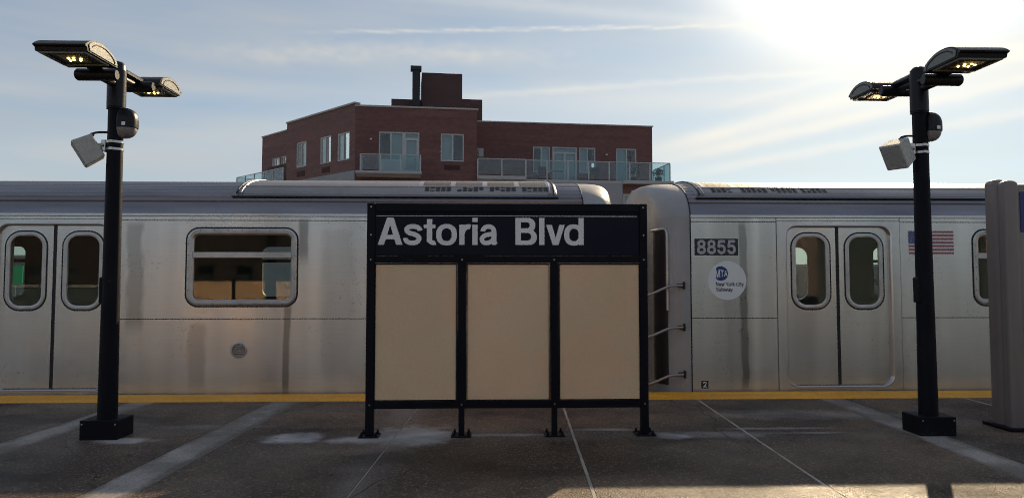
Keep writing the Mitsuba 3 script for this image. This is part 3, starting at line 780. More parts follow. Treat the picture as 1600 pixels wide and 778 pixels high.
# grab bars at the car end
for z in (1.250, 0.755, 0.20):
    bk = add('subway_car_001__bar_bracket', join(box(2.29, 2.37, 8.968, 9.03, z - 0.022, z + 0.022, 0.006), box(2.355, 2.372, 8.955, 9.02, z - 0.045, z + 0.045, 0.004)), 'mat_mark_black')
    add('subway_car_001__safety_bar', tube(curve([(2.34, 8.965, z), (2.27, 8.955, z - 0.002), (2.20, 8.955, z - 0.008), (2.10, 8.97, z - 0.045), (1.97, 9.0, z - 0.105), (1.80, 9.06, z - 0.150), (1.65, 9.08, z - 0.16)], 28), 0.0155, 10), 'mat_bar', smooth=40)

# ------------------------------------------------------------------ station sign
tag('station_sign', 'black framed station name board reading Astoria Blvd above three blank tan panels', 'sign')
S = 'station_sign__'
SY = 6.50
px = [(-1.011, -0.943), (-0.240, -0.162), (0.552, 0.627), (1.330, 1.396)]
posts_top = [1.972, 1.50, 1.50, 1.972]
for i, (a, b) in enumerate(px):
    w = 0 if i in (0, 3) else 0.014
    pk = add(S + 'post', join(box(a + w, b - w, SY, SY + 0.07, 0.012, posts_top[i], 0.004)), 'mat_black_paint')
    xc = (a + b) / 2
    add(pk + '__base_plate', box(xc - 0.085, xc + 0.085, SY - 0.055, SY + 0.125, 0.0, 0.012, 0.003), 'mat_black_paint')
    for sx in (-0.06, 0.06):
        for sy in (-0.03, 0.10):
            add(pk + '__bolt', join(cyl((xc + sx, SY + sy, 0.012), (xc + sx, SY + sy, 0.028), 0.014, 6), cyl((xc + sx, SY + sy, 0.028), (xc + sx, SY + sy, 0.045), 0.007, 8)), 'mat_black_paint')
add(S + 'top_rail', box(-0.942, 1.329, SY + 0.002, SY + 0.068, 1.900, 1.970, 0.004), 'mat_black_paint')
add(S + 'middle_rail', box(-0.942, 1.329, SY + 0.002, SY + 0.068, 1.462, 1.522, 0.004), 'mat_black_paint')
add(S + 'bottom_rail', box(-0.942, 1.329, SY + 0.002, SY + 0.068, 0.232, 0.294, 0.004), 'mat_black_paint')
for (a, b) in px[1:3]:
    add(S + 'mullion', box(a - 0.0, b, SY - 0.002, SY + 0.001, 0.298, 1.46), 'mat_black_paint')
nb = add(S + 'name_board', box(-0.940, 1.327, SY + 0.018, SY + 0.05, 1.524, 1.898), 'mat_sign_blue', label='dark blue board lettered Astoria Blvd')
add(nb + '__inner_frame', join(box(-0.940, 1.327, SY + 0.006, SY + 0.0175, 1.524, 1.536), box(-0.940, 1.327, SY + 0.006, SY + 0.0175, 1.888, 1.898)), 'mat_black_paint')
add(nb + '__white_line', box(-0.938, 1.310, SY + 0.0155, SY + 0.0178, 1.862, 1.8665), 'mat_sign_white')
for word, places in (('Astoria', (('A', 0.0), ('s', 0.925), ('t', 1.686), ('o', 2.138), ('r', 2.990), ('i', 3.470), ('a', 3.738))), ('Blvd', (('B', 5.064), ('l', 5.942), ('v', 6.208), ('d', 6.872)))):
    add(nb + '__lettering', board_text(places, 0.2325, -0.921, SY + 0.0178, 1.617), 'mat_sign_white', label='white lettering ' + word)
for a, b in ((-0.943, -0.240), (-0.162, 0.552), (0.627, 1.330)):
    pk = add(S + 'tan_panel', box(a + 0.002, b - 0.002, SY + 0.012, SY + 0.05, 0.296, 1.460), 'mat_tan', label='blank tan advertising panel')
    add(pk + '__retainer', join(*[box(a + 0.0025, a + 0.010, SY + 0.004, SY + 0.0118, 0.298, 1.458), box(b - 0.010, b - 0.0025, SY + 0.004, SY + 0.0118, 0.298, 1.458), box(a + 0.011, b - 0.011, SY + 0.004, SY + 0.0118, 0.298, 0.305), box(a + 0.011, b - 0.011, SY + 0.004, SY + 0.0118, 1.448, 1.458)]), 'mat_black_paint')
add(S + 'screw', join(*[cyl((x, SY - 0.002, z), (x, SY + 0.004, z), 0.006, 8) for x in (-0.977, 1.363, -0.2, 0.59) for z in (0.265, 1.49)] + [cyl((x, SY - 0.002, z), (x, SY + 0.004, z), 0.006, 8) for x in (-0.977, 1.363) for z in (1.94, 1.70)]), 'mat_clamp', kind='stuff')

# ------------------------------------------------------------------ lamp posts
LED = {'type': 'area', 'radiance': {'type': 'rgb', 'value': [1.3, 0.95, 0.24]}}


def moved(m, x, y, z=0.0, rz=0.0):
    m = m.copy()
    if rz: m.apply_transform(trimesh.transformations.rotation_matrix(rz, (0, 0, 1)))
    m.apply_translation((x, y, z))
    return m


def octagon(r0, r1, z0, z1, n=12):
    return tube([(0, 0, z0), (0, 0, z1)], [r0, r1], n)


def lamp_post(x, y, label):
    key = numbered('lamp_post')
    labels[key] = {'label': label, 'category': 'lamp post', 'group': 'twin headed lamp posts on the platform'}
    A = lambda part, m, mat, sm=False, **kw: add(f'{key}__{part}', moved(m, x, y), mat, sm, **kw)
    b = A('base_box', box(-0.155, 0.155, -0.145, 0.145, 0.0, 0.158, 0.004), 'mat_black_paint')
    add(b + '__bolt', moved(join(*[cyl((sx, -0.150, 0.128), (sx, -0.143, 0.128), 0.007, 8) for sx in (-0.135, 0.135)]), x, y), 'mat_clamp', kind='stuff')
    pole = A('pole', octagon(0.079, 0.061, 0.158, 2.84, 28), 'mat_black_paint', 40)
    add(pole + '__hatch', moved(box(-0.083, -0.05, -0.045, 0.045, 1.12, 1.34, 0.008), x, y), 'mat_black_paint')
    A('sleeve', join(octagon(0.076, 0.076, 2.80, 3.12, 28), octagon(0.078, 0.070, 2.785, 2.80, 28)), 'mat_lamp_metal', 40)
    A('cap', tube([(0, 0, 3.12), (0, 0, 3.17), (0, 0, 3.195), (0, 0, 3.205)], [0.074, 0.068, 0.045, 0.012], 24), 'mat_lamp_metal', 50)
    for sgn in (-1, 1):
        hk = f'{key}__lamp_head' if sgn < 0 else f'{key}__lamp_head_001'
        h_ = 0.0 if sgn < 0 else 0.075                       # the rear arm is clamped a little higher
        movedh = lambda m, px_, py_, pz_=0.0: moved(m, px_, py_, pz_ + h_)
        # side view: distance from the pole, height
        top = curve([(0.40, 3.045), (0.425, 3.085), (0.49, 3.122), (0.58, 3.148), (0.68, 3.154), (0.78, 3.140), (0.86, 3.106), (0.900, 3.078)], 26)
        prof = [tuple(p) for p in top] + [(0.895, 3.068), (0.870, 3.062), (0.862, 3.035), (0.40, 3.035)]
        hw = 0.195
        shell = prism_x([(sgn * s_, z) for s_, z in prof], -hw, hw)
        scene[hk] = mikit.ply(movedh(shell, x, y), 'mat_lamp_metal', smooth=35)
        # pale end plates with an arched rib
        for sx in (-1, 1):
            e0, e1 = (hw + 0.001, hw + 0.007) if sx > 0 else (-hw - 0.007, -hw - 0.001)
            arch = curve([(0.415, 3.050), (0.435, 3.083), (0.50, 3.114), (0.58, 3.138), (0.68, 3.143), (0.78, 3.128), (0.855, 3.088)], 20)
            pl = [tuple(p) for p in arch] + [(0.84, 3.045), (0.42, 3.045)]
            add(hk + '__end_plate', movedh(prism_x([(sgn * s_, z) for s_, z in pl], e0, e1), x, y), 'mat_lamp_grey')
            rib = np.array([(sx * (hw + 0.007), sgn * (0.64 + (s_ - 0.64) * 0.80), 3.047 + (z - 3.047) * 0.80) for s_, z in arch])
            add(hk + '__rib', movedh(tube(rib, 0.006, 6), x, y), 'mat_lamp_metal', 40)
        # underside: bezel, reflector and lit LEDs
        add(hk + '__bezel', movedh(join(box(-0.175, 0.175, min(sgn * 0.50, sgn * 0.515), max(sgn * 0.50, sgn * 0.515), 3.022, 3.034), box(-0.175, 0.175, min(sgn * 0.835, sgn * 0.85), max(sgn * 0.835, sgn * 0.85), 3.022, 3.034),
            box(-0.175, -0.160, min(sgn * 0.516, sgn * 0.834), max(sgn * 0.516, sgn * 0.834), 3.022, 3.034), box(0.160, 0.175, min(sgn * 0.516, sgn * 0.834), max(sgn * 0.516, sgn * 0.834), 3.022, 3.034)), x, y), 'mat_lamp_grey')
        leds = join(*[movedh(trimesh.creation.icosphere(1, 0.012), x + lx, y + sgn * ly, 3.028) for lx, ly in ((-0.05, 0.64), (-0.012, 0.66), (0.03, 0.645), (0.055, 0.69), (0.012, 0.715), (-0.035, 0.70))])
        add(hk + '__reflector', movedh(box(-0.085, 0.085, min(sgn * 0.585, sgn * 0.775), max(sgn * 0.585, sgn * 0.775), 3.026, 3.0345), x, y), 'mat_reflector')
        add(hk + '__led', leds, 'mat_led', emitter=LED, kind='stuff', label='cluster of lit warm light emitting diodes')
        # round driver housing and neck to the pole
        add(hk + '__driver_housing', movedh(tube([(-0.165, sgn * 0.34, 2.995), (-0.150, sgn * 0.34, 2.995), (0.150, sgn * 0.34, 2.995), (0.165, sgn * 0.34, 2.995)], [0.038, 0.050, 0.050, 0.038], 24), x, y), 'mat_lamp_metal', 40)
        add(hk + '__neck', movedh(join(box(-0.055, 0.055, min(sgn * 0.05, sgn * 0.46), max(sgn * 0.05, sgn * 0.46), 3.025, 3.085, 0.02), cyl((0, sgn * 0.06, 3.0), (0, sgn * 0.34, 3.0), 0.035)), x, y), 'mat_lamp_metal')
    # bands of the bracket
    for z in (2.425, 2.487):
        c = A('clamp_band', octagon(0.0685, 0.0685, z, z + 0.020, 28), 'mat_clamp', 40)
        add(c + '__buckle', moved(box(-0.018, 0.014, -0.078, -0.066, z - 0.003, z + 0.023, 0.003), x, y), 'mat_clamp')
    # sensor housing on the right of the pole
    m = trimesh.creation.icosphere(3, 1.0); v = m.vertices.copy()
    v = np.sign(v) * np.abs(v) ** 0.72; v /= np.max(np.abs(v))
    v[:, 0] = np.where(v[:, 0] < 0, v[:, 0] * 0.25, v[:, 0])
    m.vertices = v * [0.125, 0.085, 0.135] + [0.060, 0.0, 2.66]
    upper = m.slice_plane((0, 0, 2.622), (0, 0, 1), cap=True, engine='earcut') if True else m
    sb = A('sensor_housing', upper, 'mat_lamp_metal', 40)
    m2 = m.copy(); m2.vertices = (m2.vertices - [0.06, 0, 2.66]) * 0.95 + [0.06, 0, 2.66]
    lower = m2.slice_plane((0, 0, 2.619), (0, 0, -1), cap=True, engine='earcut')
    add(sb + '__lens', moved(lower, x, y), 'mat_dome_lens', 40)
    add(sb + '__label_plate', moved(box(0.095, 0.125, -0.098, -0.085, 2.63, 2.66), x, y), 'mat_clamp')
    # ---- loudspeaker, a thing of its own
    lk = numbered('loudspeaker')
    labels[lk] = {'label': ('pale grey box loudspeaker tilted down on the ' + ('left' if x < 0 else 'right') + ' lamp post'), 'category': 'loudspeaker', 'group': 'loudspeakers on the lamp posts'}
    bx = box(-0.085, 0.085, -0.10, 0.10, -0.118, 0.118, 0.008)
    # slight taper towards the back
    v = bx.vertices.copy(); tpr = 1 - 0.10 * (v[:, 0] > 0); v[:, 1] *= tpr; v[:, 2] *= tpr; bx.vertices = v
    R = trimesh.transformations.euler_matrix(0, math.radians(-31), math.radians(28), 'sxyz')
    gr = box(-0.0885, -0.0862, -0.088, 0.088, -0.106, 0.106, 0.0008)
    for mm in (bx, gr): mm.apply_transform(R); mm.apply_translation((-0.215, -0.02, 2.425))
    scene[lk + '__cabinet'] = mikit.ply(moved(bx, x, y), 'mat_speaker')
    scene[lk + '__grille'] = mikit.ply(moved(gr, x, y), 'mat_speaker_grille')
    add(lk + '__bracket', moved(join(cyl((-0.155, -0.02, 2.44), (-0.075, -0.01, 2.455), 0.016, 10), box(-0.105, -0.064, -0.035, 0.03, 2.415, 2.515, 0.004), tube(curve([(-0.150, -0.05, 2.49), (-0.125, -0.055, 2.47), (-0.10, -0.05, 2.47), (-0.085, -0.03, 2.46)], 10), 0.012, 8)), x, y), 'mat_clamp', 40)
    add(lk + '__cable', moved(join(tube(curve([(-0.205, -0.02, 2.545), (-0.18, -0.03, 2.565), (-0.13, -0.02, 2.580), (-0.06, 0.0, 2.585)], 16), 0.010, 8), cyl((-0.20, -0.03, 2.535), (-0.175, -0.03, 2.565), 0.018, 10)), x, y), 'mat_rubber', 40)


scene['mat_reflector'] = P((0.34, 0.29, 0.16), 0.4, 0.5)
scene['mat_speaker_grille'] = P(mikit.proc(lambda p, n, uv: mix([0.30, 0.29, 0.28], [0.40, 0.39, 0.37], noise(p.x * 220, p.y * 220, p.z * 220))), 0.6)
lamp_post(-3.190, 6.60, 'black twin headed lamp post standing left of the station name board')
lamp_post(3.838, 6.52, 'black twin headed lamp post standing right of the station name board')

# ------------------------------------------------------------------ metal pylon at the right edge
tag('information_pylon', 'tall grey metal pylon with rounded top and purple blue panel, cut by the right edge', 'pylon')
K = 'information_pylon__'
rot = math.radians(0)
ax, ay, zt = 4.56, 6.72, 2.20
def fin(x0, x1, y0, y1, z1, r):
    o = [(y0, 0.02), (y1, 0.02), (y1, z1 - r)] + [((y0 + y1) / 2 + (y1 - y0) / 2 * math.cos(a), z1 - r + r * math.sin(a)) for a in np.linspace(0.1, math.pi - 0.1, 14)] + [(y0, z1 - r)]
    return prism_x(o, x0, x1)
def pillar(cx, cy, rx, ry, z0, z1, dome):
    zs = [z0, z1 - dome] + [z1 - dome + dome * math.sin(a) for a in np.linspace(0.25, math.pi / 2, 7)]
    sc_ = [1, 1] + [max(math.cos(a), 0.05) for a in np.linspace(0.25, math.pi / 2, 7)]
    an_ = np.arange(28) * 2 * np.pi / 28
    se = lambda c: np.sign(c) * np.abs(c) ** 0.6
    Pm = np.array([[(cx + rx * s_ * se(np.cos(a)), cy + ry * s_ * se(np.sin(a)), z) for a in np.r_[an_, an_[:1]]] for z, s_ in zip(zs, sc_)])
    m = grid_mesh(Pm); m.merge_vertices(); m.fix_normals(); return m
add(K + 'side_column', pillar(4.664, 6.76, 0.060, 0.09, 0.03, 2.235, 0.05), 'mat_kiosk', 40)
add(K + 'front_column', pillar(4.668, 6.60, 0.070, 0.062, 0.03, 2.205, 0.045), 'mat_kiosk', 40)
add(K + 'face_panel', box(4.72, 5.02, 6.565, 6.79, 0.03, 2.165, 0.012), 'mat_kiosk')
add(K + 'blue_panel', box(4.748, 4.97, 6.555, 6.5645, 1.74, 2.10, 0.003), 'mat_kiosk_blue', label='purple blue sign panel')
add(K + 'base', box(4.56, 5.06, 6.50, 6.90, 0.0, 0.03, 0.006), 'mat_black_paint')

# ------------------------------------------------------------------ brick apartment building
tag('apartment_building', 'dark red brick apartment block with glass balconies and a tall chimney, behind the train', 'building')
B = 'apartment_building__'
A0 = np.array([-6.55, 38.0])
th = math.radians(6.3); e1 = np.array([math.cos(th), math.sin(th)]); n1 = np.array([math.sin(th), -math.cos(th)])
tb = math.radians(47.5); e2 = np.array([-math.cos(tb), math.sin(tb)]); n2 = np.array([-math.sin(tb), -math.cos(tb)])


def loc(m, e, n):
    """(along the wall, towards the camera is -y, up) to the world"""
    m = m.copy(); v = m.vertices
    m.vertices = np.c_[A0 + v[:, :1] * e - v[:, 1:2] * n, v[:, 2]]
    if e[0] * (-n[1]) - e[1] * (-n[0]) < 0: m.invert()
    return m


F_ = lambda part, m, mat, e=e1, n=n1, sm=False, **kw: add(B + part, loc(m, e, n), mat, sm, **kw)


def bwindow(cells, x0, x1, z0, z1, y, e=e1, n=n1, door=None):
    """window or glazed door: frame, one pane per cell, blind or dark room behind. cells: (x0, x1, z0, z1, what)"""
    fr = sbox(x0, z0, x1, z1)
    for c in cells: fr = fr.difference(sbox(*[c[0], c[2], c[1], c[3]]))
    kk = F_('window' if door is None else 'balcony_door', plate(fr, y + 0.02, y + 0.10), 'mat_frame', e, n)
    rel = kk[len(B):]
    for c in cells:
        F_(rel + '__pane', Car.sheet(sbox(c[0] - 0.01, c[2] - 0.01, c[1] + 0.01, c[3] + 0.01), y + 0.06), 'mat_clear_glass', e, n)
        if c[4]:
            F_(rel + '__blind', box(c[0] - 0.01, c[1] + 0.01, y + 0.14, y + 0.16, c[2] - 0.02, c[3] + 0.02), c[4], e, n)
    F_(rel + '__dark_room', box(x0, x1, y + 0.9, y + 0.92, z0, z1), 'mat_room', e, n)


ZG = -7.9
# front block
hole = lambda *r: sbox(r[0], r[2], r[1], r[3])
wall = sbox(0, ZG, 6.14, 10.0).difference(unary_union([hole(1.18, 3.20, 6.75, 8.77), hole(4.29, 5.47, 7.33, 8.75), hole(1.18, 3.20, 4.7, 6.23), hole(4.29, 5.47, 4.8, 6.26)]))
F_('front_wall', plate(wall, 0.0, 0.25), 'mat_brick')
cb, wd, cu = 'mat_curtain', None, 'mat_blind'
bwindow([(1.24, 1.74, 7.37, 8.70, wd), (1.82, 2.34, 7.37, 8.70, cb), (2.50, 3.13, 8.48, 8.70, cb), (2.56, 3.06, 6.85, 8.36, cb)], 1.18, 3.20, 6.75, 8.77, 0.0, door=True)
F_('wall_infill', box(1.24, 2.36, 0.101, 0.2, 6.76, 7.30), 'mat_brick')
bwindow([(4.35, 4.85, 7.39, 8.69, cb), (4.93, 5.41, 7.39, 8.69, wd)], 4.29, 5.47, 7.33, 8.75, 0.0)
bwindow([(1.24, 2.0, 4.76, 6.17, cb), (2.08, 3.14, 4.76, 6.17, wd)], 1.18, 3.20, 4.7, 6.23, 0.0)
bwindow([(4.35, 4.85, 4.86, 6.20, wd), (4.93, 5.41, 4.86, 6.20, cb)], 4.29, 5.47, 4.8, 6.26, 0.0)


def grille(x0, x1, z0, z1, e=e1, n=n1):
    kk = F_('vent_grille', box(x0, x1, -0.02, 0.01, z0, z1), 'mat_grille', e, n)
    F_(kk[len(B):] + '__louvre', join(*[box(x0 + 0.03, x1 - 0.03, -0.035, -0.022, z, z + 0.02) for z in np.arange(z0 + 0.03, z1 - 0.03, 0.05)]), 'mat_grille', e, n, kind='stuff')


grille(4.46, 5.28, 6.89, 7.14)
F_('wall_lamp', box(0.73, 0.83, -0.08, 0.0, 8.33, 8.40, 0.01), 'mat_white')
F_('coping', box(-0.03, 6.20, -0.06, 0.30, 10.0, 10.085), 'mat_coping')
# left wall
lw = [(5.90, 4.82, 7.50, 8.90), (3.36, 2.27, 7.43, 8.86), (1.64, 0.50, 7.39, 8.82)]
lwall = sbox(0.0, 6.78, 7.02, 10.15).difference(unary_union([sbox(b, z0, a, z1) for a, b, z0, z1 in lw]))
F_('left_wall', plate(lwall, 0.002, 0.25), 'mat_brick_side', e2, n2)
lo_w = sbox(0.0, ZG, 7.02, 6.78).difference(sbox(0.5, 4.9, 1.7, 6.35))
F_('left_lower_wall', plate(lo_w, -0.02, 0.25), 'mat_stucco', e2, n2, label='grey rendered wall below the brick')
bwindow([(1.12, 1.64, 4.96, 6.29, wd), (0.56, 1.06, 4.96, 6.29, wd)], 0.5, 1.7, 4.9, 6.35, -0.02, e2, n2)
for i, (a, b, z0, z1) in enumerate(lw):
    mid_ = (a + b) / 2
    cells = [(mid_ + 0.03, a - 0.07, z0 + 0.06, z1 - 0.06, wd if i == 0 else cu), (b + 0.07, mid_ - 0.03, z0 + 0.06, z1 - 0.06, cu if i == 0 else wd)]
    bwindow(cells, b, a, z0, z1, 0.0, e2, n2)
grille(4.94, 5.79, 6.98, 7.28, e2, n2); grille(2.37, 3.14, 6.93, 7.24, e2, n2)
F_('coping', box(0.0, 7.06, -0.06, 0.30, 10.152, 10.235), 'mat_coping', e2, n2)
# lower far left part behind the terrace
RY = 1.5
F_('terrace_wall', plate(sbox(7.03, 6.78, 13.07, 10.36).difference(unary_union([sbox(10.72, 7.3, 11.72, 8.84), sbox(9.9, 7.3, 10.55, 8.84)])), RY, RY + 0.25), 'mat_brick_side', e2, n2)
bwindow([(10.78, 11.18, 7.36, 8.78, cu), (11.26, 11.66, 7.36, 8.78, wd)], 10.72, 11.72, 7.3, 8.84, RY, e2, n2)
bwindow([(9.96, 10.20, 7.36, 8.78, wd), (10.26, 10.49, 7.36, 8.78, cu)], 9.9, 10.55, 7.3, 8.84, RY, e2, n2)
F_('coping', box(7.07, 13.1, RY - 0.05, RY + 0.30, 10.362, 10.43), 'mat_coping', e2, n2)
F_('end_return_wall', box(6.80, 7.019, 0.251, 2.6, 6.78, 10.02), 'mat_brick_side', e2, n2)
F_('terrace_screen', box(8.9, 11.3, RY - 0.45, RY - 0.35, 6.78, 8.22), 'mat_grille', e2, n2)
F_('terrace_slab', box(7.03, 13.5, -0.05, 4.0, 6.60, 6.775), 'mat_slab', e2, n2)
F_('terrace_lower_wall', box(7.03, 13.3, -0.02, 3.9, ZG, 6.598), 'mat_stucco', e2, n2)


def railing(x0, x1, zb, zt, y, nseg, e=e1, n=n1, side=(None, None)):
    kk = F_('balcony_rail', box(x0, x1, y - 0.025, y + 0.025, zt - 0.04, zt), 'mat_frame', e, n)
    rel = kk[len(B):]
    xs = np.linspace(x0, x1, nseg + 1)
    for q in xs: F_(rel + '__post', box(q - 0.03, q + 0.03, y - 0.027, y + 0.027, zb, zt - 0.042), 'mat_frame', e, n)
    for a, b in zip(xs[:-1], xs[1:]):
        F_(rel + '__glass_panel', Car.sheet(sbox(a + 0.04, zb + 0.06, b - 0.04, zt - 0.05), y), 'mat_rail_glass', e, n)
    for q, depth in zip((x0, x1), side):
        if depth:
            m = box(q - 0.02, q + 0.02, y + 0.05, y + depth, zt - 0.04, zt)
            F_(rel + '__return_rail', m, 'mat_frame', e, n)
            g = trimesh.Trimesh([(q, y + 0.05, zb + 0.05), (q, y + depth, zb + 0.05), (q, y + depth, zt - 0.05), (q, y + 0.05, zt - 0.05)], [(0, 1, 2), (0, 2, 3)], process=False)
            F_(rel + '__glass_panel', g, 'mat_rail_glass', e, n)
            for yy in np.linspace(y + depth / 3, y + depth, 3):
                F_(rel + '__post', box(q - 0.025, q + 0.025, yy - 0.03, yy + 0.03, zb, zt - 0.042), 'mat_frame', e, n)


railing(7.36, 13.36, 6.78, 7.70, 0.0, 5, e2, n2, (None, 3.5))
F_('balcony_slab', box(0.12, 3.29, -1.55, -0.001, 6.44, 6.56), 'mat_slab')
railing(0.36, 3.23, 6.56, 7.38, -1.5, 3, side=(1.45, 1.45))
# right wing
WY = 3.0
rw = [(9.58, 10.55, 7.3, 8.74), (10.68, 12.10, 6.75, 8.75), (12.22, 13.16, 7.3, 8.75), (14.37, 15.56, 6.75, 8.75)]
rwall = sbox(6.142, 6.5, 16.50, 10.03).difference(unary_union([sbox(a, z0, b, z1) for a, b, z0, z1 in rw]))
F_('right_wall', plate(rwall, WY, WY + 0.25), 'mat_brick')
bwindow([(9.64, 10.02, 7.36, 8.68, wd), (10.09, 10.49, 7.36, 8.68, cb)], *rw[0], WY)
bwindow([(10.76, 12.02, 8.46, 8.68, cb), (10.80, 11.33, 6.85, 8.36, cb), (11.45, 11.98, 6.85, 8.36, cb)], *rw[1], WY, door=True)
bwindow([(12.28, 12.66, 7.36, 8.69, cb), (12.73, 13.10, 7.36, 8.69, wd)], *rw[2], WY)
bwindow([(14.43, 14.95, 6.82, 8.69, cb), (15.02, 15.50, 6.82, 8.69, wd)], *rw[3], WY)
F_('wall_lamp', box(13.75, 13.85, WY - 0.08, WY, 8.33, 8.40, 0.01), 'mat_white')
F_('coping', box(6.2, 16.56, WY - 0.06, WY + 0.3, 10.032, 10.095), 'mat_coping')
F_('right_end_wall', box(16.25, 16.499, WY + 0.251, 14.0, ZG, 10.03), 'mat_brick')
F_('block_side_wall', box(5.89, 6.139, 0.251, 14.0, 6.0, 10.0), 'mat_brick')
F_('roof_deck', join(box(0.1, 5.88, 0.3, 14.0, 9.6, 9.75), box(6.15, 16.24, WY + 0.26, 14.0, 9.6, 9.75)), 'mat_dark')
F_('terrace_deck', box(6.142, 16.52, 0.02, WY - 0.002, 6.36, 6.50), 'mat_slab')
lowr = sbox(8.68, ZG, 13.85, 6.355)
F_('right_lower_wall', plate(lowr, 0.02, 0.3), 'mat_stucco', label='grey rendered wall below the terrace')
F_('right_lower_brick', join(plate(sbox(6.142, ZG, 8.679, 6.355), 0.30, 0.55), plate(sbox(13.851, ZG, 16.50, 6.355).difference(sbox(13.95, 4.0, 15.9, 5.85)), 0.30, 0.55)), 'mat_brick')
bwindow([(14.05, 15.8, 5.35, 5.75, cb), (14.05, 14.85, 4.1, 5.05, wd), (14.95, 15.8, 4.1, 5.05, wd)], 13.95, 15.9, 4.0, 5.85, 0.30)
F_('balcony_slab', box(6.145, 8.66, -0.25, 0.018, 6.44, 6.62), 'mat_slab')
F_('balcony_slab', box(13.86, 16.62, -0.10, 0.018, 6.36, 6.53), 'mat_slab')
railing(6.16, 8.64, 6.62, 7.50, -0.2, 2)
railing(8.70, 16.48, 6.52, 7.52, 0.10, 7, side=(None, 2.7))
# terrace things belong to the building's look: plants and furniture are things of their own below
# penthouse and chimney
F_('penthouse', box(3.42, 5.68, 4.0, 7.0, 9.76, 12.95), 'mat_penthouse', label='tall plain dark roof bulkhead')
F_('penthouse_step', box(5.681, 6.83, 4.05, 7.0, 9.76, 11.53), 'mat_penthouse')
F_('roof_step', box(1.72, 3.40, 4.1, 6.5, 9.76, 11.42), 'mat_penthouse')
ck = F_('chimney', box(2.88, 3.30, 3.7, 4.08, 9.76, 13.0), 'mat_dark', label='dark square chimney with a wider cap')
F_('chimney__cap', box(2.78, 3.38, 3.62, 4.16, 13.001, 13.22), 'mat_dark')
F_('wall_unit', box(6.16, 6.75, WY - 0.42, WY - 0.02, 8.02, 8.50, 0.02), 'mat_frame')
F_('wall_unit__fan_guard', join(*[box(6.20, 6.50, WY - 0.435, WY - 0.422, z, z + 0.025) for z in np.arange(8.05, 8.47, 0.06)]), 'mat_mark_black', kind='stuff')


def wpt(x, y):
    return A0 + x * e1 - y * n1


def bush(cx, cy, z0, h, r, seed):
    g = np.random.default_rng(seed); n = 160
    c = g.normal(0, 1, (n, 3)); c /= np.linalg.norm(c, axis=1, keepdims=True); c *= g.random((n, 1)) ** 0.4
    c = c * [r, r, h * 0.42] + [cx, cy, z0 + h * 0.58]
    d = g.normal(0, 1, (n, 2, 3)) * 0.07
    v = np.stack([c, c + d[:, 0], c + d[:, 1]], 1).reshape(-1, 3)
    return trimesh.Trimesh(v, np.arange(3 * n).reshape(-1, 3), process=False)


for i, (lx, ly, h, r, lab) in enumerate(((14.75, 0.9, 0.95, 0.32, 'dark potted bush behind the glass rail in front of the right terrace window'), (16.05, 0.7, 0.55, 0.22, 'small potted bush at the right end of the glass railed terrace'))):
    q = wpt(lx, ly); key = numbered('potted_plant')
    labels[key] = {'label': lab, 'category': 'plant', 'group': 'potted plants on the roof terrace'}
    add(key + '__pot', tube([(q[0], q[1], 6.502), (q[0], q[1], 6.82)], [0.16, 0.21], 16), 'mat_mark_black', 40)
    add(key + '__foliage', bush(q[0], q[1], 6.75, h, r, 5 + i), 'mat_plant')
# terrace furniture
def chair(lx, ly, rz, lab):
    key = numbered('terrace_chair'); labels[key] = {'label': lab, 'category': 'chair', 'group': 'chairs on the roof terrace'}
    q = wpt(lx, ly)
    f = lambda m: moved(m, q[0], q[1], 6.502, rz)
    add(key + '__seat', f(box(-0.25, 0.25, -0.25, 0.25, 0.38, 0.44, 0.01)), 'mat_grille')
    add(key + '__backrest', f(box(-0.25, 0.25, 0.22, 0.28, 0.44, 0.92, 0.01)), 'mat_grille')
    for sx in (-0.22, 0.22):
        for sy in (-0.22, 0.22):
            add(key + '__leg', f(box(sx - 0.02, sx + 0.02, sy - 0.02, sy + 0.02, 0, 0.379)), 'mat_grille')
chair(9.9, 1.5, 0.3, 'dark chair behind the glass rail left of the terrace doors')
chair(12.6, 1.4, -0.5, 'dark chair behind the glass rail right of the terrace doors')
tk = 'terrace_table'; q = wpt(10.6, 1.3); tag(tk, 'low table behind the glass rail in front of the terrace doors', 'table')
add(tk + '__top', moved(trimesh.creation.cylinder(0.4, 0.04, sections=24), q[0], q[1], 7.16), 'mat_frame')
add(tk + '__stem', cyl((q[0], q[1], 6.503), (q[0], q[1], 7.138), 0.04), 'mat_frame')

# ------------------------------------------------------------------ far things seen through the train windows
tag('highway_sign', 'green highway sign with white lettering and a white arrow, seen through the left train door', 'sign')
HY = 90.0
add('highway_sign__board', plate(rrect(-59.5, -53.6, 0.75, 2.95, 0.15), HY, HY + 0.08), 'mat_sign_green')
arrow = Polygon([(-55.25, 1.10), (-54.75, 1.45), (-55.1, 1.42), (-55.1, 1.62), (-55.4, 1.62), (-55.4, 1.42), (-55.75, 1.45)])
add('highway_sign__arrow', plate(arrow, HY - 0.02, HY - 0.002), 'mat_white')
lines_ = [box(x_, x_ + w_, HY - 0.02, HY - 0.002, z_, z_ + 0.16) for z_, ws in ((2.55, (0.5, 0.7, 0.4, 0.6)), (2.25, (0.6, 0.4, 0.7)), (1.9, (0.5, 0.6, 0.5))) for x_, w_ in zip((-58.6, -57.9, -57.0, -56.3), ws)]
add('highway_sign__lettering', join(*lines_), 'mat_white', kind='stuff')
for x_ in (-58.5, -54.6):
    add('highway_sign__post', cyl((x_, HY + 0.2, -8.0), (x_, HY + 0.2, 2.6), 0.12), 'mat_far_grey')
FB = [(-98, -52, 125, 4.9, 'long grey building behind the green highway sign, seen through the left train door'), (-48, -22, 110, 3.2, 'low grey building seen through the wide window of the left train car'), (30, 75, 120, 3.4, 'low grey building seen through the doors of the right train car')]
